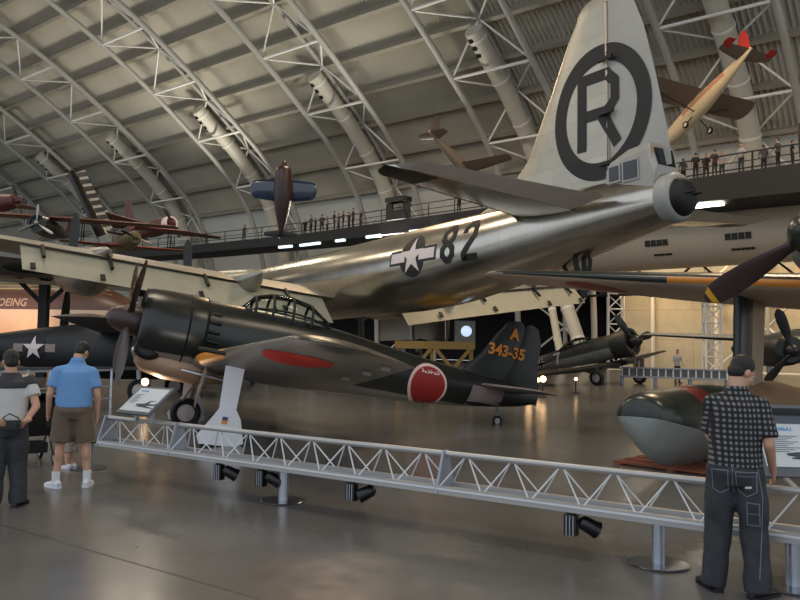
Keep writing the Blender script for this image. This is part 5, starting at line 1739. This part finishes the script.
# striped dark wing panel (the raised tip of a stunt glider)
p0, p1 = at(70, 171, 46), at(101, 236, 46)
GL = thing('striped_glider', 'dark slender wing with pale cross stripes hanging steeply at upper left', 'glider', p0)
dv = p1 - p0; L_ = dv.length; ux = dv.normalized(); uy = Vector((.85, .35, 0)); uy = (uy - ux * uy.dot(ux)).normalized(); uz = ux.cross(uy)
GL.matrix_world = Matrix.Translation(p0) @ Matrix((ux, uy, uz)).transposed().to_4x4()
MB().loft([[(x, y, z) for y, z in ((-.35 * k, 0), (-.1 * k, .16 * k), (.35 * k, .1 * k), (.5 * k, 0), (.35 * k, -.05 * k), (-.1 * k, -.1 * k))] for x, k in ((0, .4), (.4, .6), (2.2, .65), (L_ * .8, .75), (L_, .75))]).build('leading_spar', m_blk, GL, 30)
for k in range(8):
    x = .35 + k * .48
    MB().bar((x, .2, 0), (x + .12, .85, 0), .26, .08).build('stripe_rib', m_blk if k % 1 == 0 else m_whitem, GL, None)
MB().bar((.2, .5, -.03), (L_ * .95, .5, -.03), .62, .03, up=(0, 0, 1)).build('wing_skin', mat('pale_grey_skin', (.62, .60, .56), .5), GL, None)
c = at(98, 240, 47)
MB_ = MB().tube(p1, c + Vector((.2, 0, -.6)), .42, .3, n=12)
# small maroon tail at the very edge
c = at(-8, 205, 45)
plane('racing_plane', 'maroon hanging plane cut off by the left edge above the brown wing', c, (0, R(-5), R(-20)),
      (m_mar, [m_mar, m_wood], [m_mar, m_mar], m_blk), (1.8, -4.2), .5, 7, 1.4, wz=.2, wx=.1, dih=2, prop=(2, 1.0, .16, 20, .18), finish=m_mar)

# ------------------------------------------------------------------ stands, lamps and barriers
m_ws = mat('yellow_stand', (.58, .45, .20), .55, noise=.1)
q0, q1 = at(396, 345, 27.5), at(474, 341, 27.5)
ws_ = thing('work_stand', 'yellow steel work stand under the tail of the silver bomber', 'work stand', Vector(((q0.x + q1.x) / 2, 27.5, 0)), (0, 0, R(-3)))
hw = (q1.x - q0.x) / 2; zt = 1.72
MB().box((0, 0, zt), (hw * 2, 1.6, .12)).build('platform', m_ws, ws_, None)
MB().box((0, -.8, zt - .02), (hw * 2, .06, .26)).build('front_beam', m_ws, ws_, None)
for x in (-hw * .92, -.1, hw * .92):
    for y in (-.7, .7):
        MB().bar((x, y, 0), (x, y, zt - .06), .1, .1).build('leg', m_ws, ws_, None)
for a, b_ in (((.0, -.75, .15), (hw * .9, -.75, zt - .1)), ((hw * .9, -.75, .15), (.0, -.75, zt - .1)), ((-hw * .9, -.75, .2), (-.1, -.75, zt - .1))):
    MB().bar(a, b_, .12, .12).build('brace', m_ws, ws_, None)
# searchlight box on the stand
q = at(465, 328, 27.2)
sl_ = thing('searchlight', 'grey box searchlight with round lit lens on the yellow work stand', 'lamp', (q.x, 27.3, zt + .06))
MB().box((0, 0, .40), (.68, .6, .76)).build('box', mat('lamp_box', (.42, .41, .38), .5), sl_, None)
lz = MB().lathe([(-.34, .14), (-.30, .19)], 24, axis='Y', c=(.03, 0, .42)); lz.build('lens', mat('lens_glow', (.9, .95, 1), .2, emit=(.78, .86, 1), estr=.7), sl_, 40)
# bomber jacks
for i, (lx, ly) in enumerate(((18.3, 4.6), (18.3, -4.6))):
    M = Matrix.Translation(B.location) @ Euler(B.rotation_euler).to_matrix().to_4x4()
    wp = M @ Vector((lx, ly, -3.56))
    j = thing('support_stand', ['black steel stand under the near wheels of the silver bomber', 'black steel stand under the far wheels of the silver bomber'][i], 'stand', (wp.x, wp.y, 0), (0, 0, R(122.6)))
    MB().box((0, 0, wp.z - .1), (1.5, 2.2, .16)).build('top_plate', m_black, j, None)
    for x in (-.6, .6):
        for y in (-.9, .9):
            MB().bar((x * 1.2, y * 1.2, 0), (x, y, wp.z - .18), .14, .14).build('leg', m_black, j, None)
# floor lamps that glare towards the viewer
m_glow = mat('lamp_glow', (1, .9, .75), .3, emit=(1, .80, .58), estr=7)
def floor_lamp(px, py, Y, lab, r=.11, s=1.0):
    p = at(px, py, Y)
    o = thing('floor_spotlight', lab, 'lamp', (p.x, p.y, 0), group='glaring spotlights on the hall floor')
    MB().lathe([(0, .16), (.03, .15)], 18, axis='Z').build('base', m_lamp, o, 40)
    MB().tube((0, .06, .02), (0, .06, p.z - .05), .025, n=8).build('stem', m_lamp, o, 50)
    MB().lathe([(-.02, r * 1.15), (.1, r * 1.1), (.22, r * .6)], 20, axis='Y', c=(0, .02, p.z)).build('can', m_lamp, o, 40)
    MB().lathe([(-.035, r * .85), (-.015, r)], 20, axis='Y', c=(0, .02, p.z)).build('lens', m_glow, o, 40)
    return p
lampN = floor_lamp(145, 382, 20, 'bright floor spotlight glaring behind the left information sign', .10)
floor_lamp(529, 379, 27, 'brightest spotlight beside the dark green tail, left of its cluster', .12)
floor_lamp(538, 380, 27.6, 'middle small spotlight of the cluster behind the dark green tail', .08)
floor_lamp(543, 379, 26.5, 'right spotlight of the cluster behind the dark green tail', .11)
floor_lamp(576, 379, 29, 'small single spotlight left of the grey fighter wheel', .06)

# far display barrier with grey feet
q0, q1 = at(622, 378, 37), at(727, 377, 35)
fb_ = thing('display_barrier', 'low grey slotted barrier along the cream wall behind the grey fighter', 'barrier', Vector((q0.x, q0.y, 0)))
dd = Vector((q1.x - q0.x, q1.y - q0.y, 0))
MB().bar((0, 0, .78), tuple(dd + Vector((0, 0, .78))), .2, .07).build('top_rail', m_plate, fb_, None)
MB().bar((0, 0, .36), tuple(dd + Vector((0, 0, .36))), .3, .08).build('bottom_rail', m_plate, fb_, None)
for k in range(15):
    MB().bar(tuple(dd * (k / 14) + Vector((0, 0, .36))), tuple(dd * (k / 14) + Vector((0, 0, .78))), .07, .06).build('upright', m_white, fb_, None)
    if k < 14: MB().bar(tuple(dd * ((k + .08) / 14) + Vector((0, 0, .58))), tuple(dd * ((k + .92) / 14) + Vector((0, 0, .58))), .03, .34).build('infill_panel', m_signg, fb_, None)
for k in (0, .33, .66, 1):
    MB().bar(tuple(dd * k), tuple(dd * k + Vector((0, 0, .36))), .14, .14).build('foot', m_plate, fb_, None)
# near-left barrier bits behind the men
q0, q1 = at(-20, 372, 17), at(112, 368, 19.5)
lbq = thing('display_barrier', 'thin grey railing behind the two men at left, before the starred fuselage', 'barrier', Vector((q0.x, q0.y, 0)))
dd = Vector((q1.x - q0.x, q1.y - q0.y, 0))
for z in (.95, .55, .25):
    MB().bar((0, 0, z), tuple(dd + Vector((0, 0, z))), .04, .04).build('rail', m_plate, lbq, None)
for k in range(7):
    MB().bar(tuple(dd * (k / 6)), tuple(dd * (k / 6) + Vector((0, 0, .98))), .05, .05).build('upright', m_post, lbq, None)

# ------------------------------------------------------------------ visitors
def small_person(name, shirt, pants, pose, hairm=None):
    """one-piece figure for visitors seen a long way off"""
    mb = MB()
    a = pose
    mb.ball((0, .02, 1.62), (.085, .10, .12), None, 12, 8)
    mb.capsule((0, 0, 1.42), (0, .01, 1.55), .055, .05, 10)
    mb.loft([ell((0, 0, .88), .16, .11, n=14), ell((0, 0, 1.08), .15, .11, n=14), ell((0, 0, 1.3), .195, .125, n=14), ell((0, 0, 1.43), .12, .08, n=14)])
    for s_ in (-1, 1):
        el_ = (s_ * (.25 + a * .04), .02 + .06 * a, 1.12); wr = (s_ * (.25 - .12 * a), .10 + .22 * a, .90 + .15 * a)
        mb.capsule((s_ * .19, 0, 1.37), el_, .055, .045, 8); mb.capsule(el_, wr, .043, .032, 8)
        mb.ball(Vector(wr) + Vector((0, .03, -.05)), (.035, .04, .06), None, 8, 6)
        kn = (s_ * .10, .03, .48); an = (s_ * (.11 + .03 * a), 0, .07)
        mb.capsule((s_ * .085, 0, .88), kn, .09, .065, 10); mb.capsule(kn, an, .06, .045, 10)
        mb.capsule((an[0], -.02, .045), (an[0] + s_ * .03, .16, .04), .045, .038, 8)
    o = mb.build(name, [m_skin, shirt, pants, m_hair, m_lamp], None, 50)
    remesh(o, .022, 2)
    for p in o.data.polygons:
        c = p.center
        if c.z > 1.66 or (c.z > 1.56 and c.y < -.01): mi = 3
        elif c.z > 1.44: mi = 0
        elif c.z > .90: mi = 1 if (abs(c.x) < .20 or c.z > 1.14) else 0
        elif c.z < .08: mi = 4
        else: mi = 2 if abs(c.x) < .21 else 0
        p.material_index = mi
    return o
m_s1 = mat('dark_shirt', (.12, .12, .13), .8); m_s2 = mat('grey_shirt', (.30, .29, .29), .8); m_s3 = mat('light_shirt', (.60, .60, .62), .8); m_s4 = mat('maroon_shirt', (.34, .18, .17), .8)
protos = [small_person('person', m_s1, m_s1, 0.0), small_person('person', m_s2, m_s1, .8), small_person('person', m_s3, m_jean, .5), small_person('person', m_s4, m_jean, 1.0)]
kinds = ['dark-clad', 'grey-shirted', 'pale-shirted', 'red-shirted']
used = [False] * 4
def visitor(px, k, edge, label, rz, group, sc=1.0):
    """stands on the walkway deck, at a given setback from its near edge"""
    lo, hi = 0.0, 1.0
    tot = sum((b_ - a).length for a, b_ in zip(edge, edge[1:]))
    best = None
    for i in range(1200):
        s_ = tot * i / 1199; r_ = s_
        for a, b_ in zip(edge, edge[1:]):
            l = (b_ - a).length
            if r_ <= l: p = a + (b_ - a) * r_ / l; break
            r_ -= l
        d = p.y * math.cos(PITCH) + (12 - CAMH) * math.sin(PITCH)
        if d < 1: continue
        u = -p.y * math.sin(PITCH) + (12 - CAMH) * math.cos(PITCH)
        e = abs(400 + F * (p.x * math.cos(ROLL) + u * math.sin(ROLL)) / d - px)
        if best is None or e < best[0]: best = (e, p.copy())
    p = best[1]
    o = protos[k]
    if used[k]:
        o = o.copy(); COL.objects.link(o)
    used[k] = True
    o.location = (p.x, p.y, 12.0); o.rotation_euler.z = rz; o.scale = (sc,) * 3
    o['label'] = label; o['category'] = 'person'; o['group'] = group
near = off_poly(walk, .55); far_ = off_poly(walk, 1.5)
vis = [(206, 0, 'alone at the left end of the walkway beside the vertically hung dark plane'), (244, 3, 'on the walkway just left of the vertically hung dark plane'),
       (305, 0, 'at the left end of the crowd on the walkway'), (311, 1, 'second from the left in the walkway crowd'), (315, 0, 'third from the left in the walkway crowd'),
       (322, 1, 'fourth in the walkway crowd, before its first gap'), (327, 2, 'fifth in the walkway crowd, after its first gap'), (334, 0, 'sixth from the left in the walkway crowd'),
       (338, 1, 'seventh from the left in the walkway crowd'), (343, 3, 'in the middle of the walkway crowd below the arch foot'), (349, 0, 'right of the crowd middle on the walkway'),
       (353, 1, 'at the right end of the left walkway crowd'), (361, 0, 'last of the left walkway crowd, behind the silver fuselage'),
       (459, 0, 'alone on the walkway under the dark tailplane'),
       (683, 1, 'leftmost by the tail turret on the upper right walkway'), (695, 0, 'standing tall right of the tail turret on the walkway'), (706, 0, 'beside a pair on the right walkway below the white monoplane'),
       (715, 3, 'in the middle pair on the right walkway'), (723, 2, 'right of the middle pair on the right walkway'), (741, 2, 'leaning by the railing left of the air duct foot'),
       (764, 1, 'right of the air duct foot on the right walkway'), (779, 1, 'second from the right edge on the walkway'), (793, 0, 'rightmost on the upper walkway at the photo edge')]
for i, (px, k, w_) in enumerate(vis):
    ed = near if i % 2 else far_
    visitor(px, k, ed, '%s visitor %s' % (kinds[k], w_), random.uniform(-2.8, 2.8), 'visitors on the walkway', random.uniform(.96, 1.06))
# a visitor in black by the far barrier
q = ground(697, 386)
o = protos[2].copy(); COL.objects.link(o); o.location = (q.x - .2, q.y + 2.0, 0); o.rotation_euler.z = R(200)
o['label'] = 'pale-shirted visitor standing behind the far barrier by the cream wall'; o['category'] = 'person'
if 'group' in o: del o['group']
# kiosk on the walkway
best = off_poly(walk, 2.0)
k0 = best[2].lerp(best[3], .25)
for px_, Y_ in ((398, 64.5),):
    k0 = at(px_, 218, Y_)
ks = thing('walkway_kiosk', 'black kiosk frame on the walkway left of the dark tailplane', 'kiosk', (k0.x, k0.y, 12.0), (0, 0, R(-45)))
MB().box((0, 0, 1.7), (2.2, 1.0, .4)).build('roof', m_black, ks, None)
for x in (-1.0, 1.0):
    MB().bar((x, 0, 0), (x, 0, 1.5), .14, .8).build('side_panel', m_black, ks, None)
MB().box((0, 0, .4), (2.0, .8, .8)).build('counter', m_black, ks, None)

# white lattice towers and the leaning lower ends of the ducts against the far wall
def tower(px, Y, w_, h, lab):
    c = at(px, 340, Y)
    o = thing('lattice_tower', lab, 'lattice tower', (c.x, c.y, 0), (0, 0, HROT), 'lattice towers at the far wall')
    cs = [(-w_ / 2, -w_ / 2), (w_ / 2, -w_ / 2), (0, w_ / 2)]
    for x, y in cs: MB().tube((x, y, 0), (x, y, h), .09, n=8).build('upright', m_white, o, 50)
    n_ = int(h / w_ / .8); st_h = h / n_
    lt = MB()
    for k in range(n_):
        for i in range(3):
            a, b_ = cs[i], cs[(i + 1) % 3]
            if k % 2: a, b_ = b_, a
            lt.tube((a[0], a[1], k * st_h), (b_[0], b_[1], (k + 1) * st_h), .05, n=6)
            lt.tube((a[0], a[1], k * st_h), (b_[0], b_[1], k * st_h), .05, n=6)
    lt.build('lattice', m_white, o, 50)
tower(709, 54, 1.25, 7.0, 'white lattice tower on the cream wall left of the float pylon')
tower(612, 60, 1.3, 7.0, 'white lattice tower at the edge of the dark opening behind the grey fighter')
for (a, b_, lab) in (((549, 292), (559, 348), 'slim pale leaning duct in the dark opening above the grey fighter canopy'), ((562, 292), (582, 352), 'thicker pale leaning duct right of the slim one behind the grey fighter')):
    p, q = at(a[0], a[1], 57), at(b_[0], b_[1], 55); p = p + (p - q) * .35; q.z = 0 if q.z < .9 else q.z
    q = p + (q - p) * (p.z / (p.z - q.z)) if q.z > 0 else q
    o = thing('leaning_duct', lab, 'air duct', (q.x, q.y, 0))
    r_ = .27 if a[0] < 555 else .48
    MB().tube((0, 0, .1), tuple(p - Vector((q.x, q.y, 0))), r_, n=18).build('duct', m_duct, o, 50)
    for k in (.3, .6): 
        d_ = (p - Vector((q.x, q.y, 0)))
        MB().path([d_ * k, d_ * (k + .02)], r_ * 1.07, 18).build('joint_ring', m_white, o, 50)
# ================================================================== light
w = bpy.data.worlds.new('world'); S.world = w
w.use_nodes = True
bg = w.node_tree.nodes['Background']
bg.inputs[0].default_value = (.82, .90, 1.0, 1)
bg.inputs[1].default_value = .95

def area(name, loc, target, size, power, col=(1, 1, 1), size_y=None, spread=180):
    l = bpy.data.lights.new(name, 'AREA'); l.energy = power; l.color = col
    l.shape = 'RECTANGLE' if size_y else 'DISK'; l.size = size
    if size_y: l.size_y = size_y
    l.spread = R(spread)
    o = bpy.data.objects.new(name, l); COL.objects.link(o)
    o.location = loc
    o.rotation_euler = (Vector(target) - Vector(loc)).to_track_quat('-Z', 'Y').to_euler()
    return o
def spot(name, loc, target, power, ang, col=(1, .8, .55), blend=.5, r=.1):
    l = bpy.data.lights.new(name, 'SPOT'); l.energy = power; l.color = col; l.spot_size = R(ang); l.spot_blend = blend; l.shadow_soft_size = r
    o = bpy.data.objects.new(name, l); COL.objects.link(o); o.location = loc
    o.rotation_euler = (Vector(target) - Vector(loc)).to_track_quat('-Z', 'Y').to_euler()
    return o

# high-bay lamps under the crown of the vault
for i, (a, n) in enumerate(((-6, 14), (14, 10), (34, 14), (56, 18), (10, 34), (34, 36), (60, 38), (90, 30))):
    warm = n > 30 and a < 40
    area('high_bay_lamp', H(a, n, 23), H(a, n, 0), 5, 2600 if warm else 1150, (1, .72, .45) if warm else (1, .84, .64))
# uplights along the walkway that wash the lower vault
for a, pw in ((-4, 2500), (18, 2400), (40, 2300), (62, 2000), (88, 1500)):
    area('walkway_uplight', H(a, 49.5, 10.6), H(a + 3, 28, 36), 7, pw, (1, .94, .80), 1.2, 125)
# warm lamps washing the cream wall
for a in (-8, 0, 8, 16, 23):
    area('wall_washer', H(a, 57.6, 7.4), H(a, 61.6, 3.0), 4, 240, (1, .72, .42), .3)
# warm uplight under the airliner and the nose of the dark fighter
spot('airliner_uplight', Vector((BO.location.x + 3, BO.location.y - 9, .3)), (BO.location.x - 1, BO.location.y, 2.2), 2600, 75, (1, .62, .38), .8)
spot('nose_uplight', (-5.1, 15.6, .12), (-4.7, 14.6, 1.4), 150, 70, (1, .66, .40), .7, .08)
# rail floodlights aimed at the fighter; the last beam, added, brightens the bomber's tail
for px_, tg, w_ in ((229, (-3.4, 13.2, 1.4), 70), (271, (-1.9, 10.6, 1.9), 60), (361, (-.2, 14.6, 1.3), 60), (579, (2.4, 18.4, 5.6), 420)):
    spot('rail_floodlight', P0 + fd * fence_t(px_) + fn * .25 + Vector((0, 0, .25)), tg, w_, 70 if w_ < 100 else 34, (1, .91, .84), .9, .05)
pS = ground(412, 440)
spot('rail_spot', (P0 + fd * fence_t(361) + fn * .12 + Vector((0, 0, .26))), (pS.x, pS.y, 0), 70, 24, (1, .72, .42), .6, .04)
S.view_settings.view_transform = 'Standard'
S.view_settings.look = 'None'
S.view_settings.exposure = 0.2
S.view_settings.gamma = 1.0
S.view_settings.use_curve_mapping = False
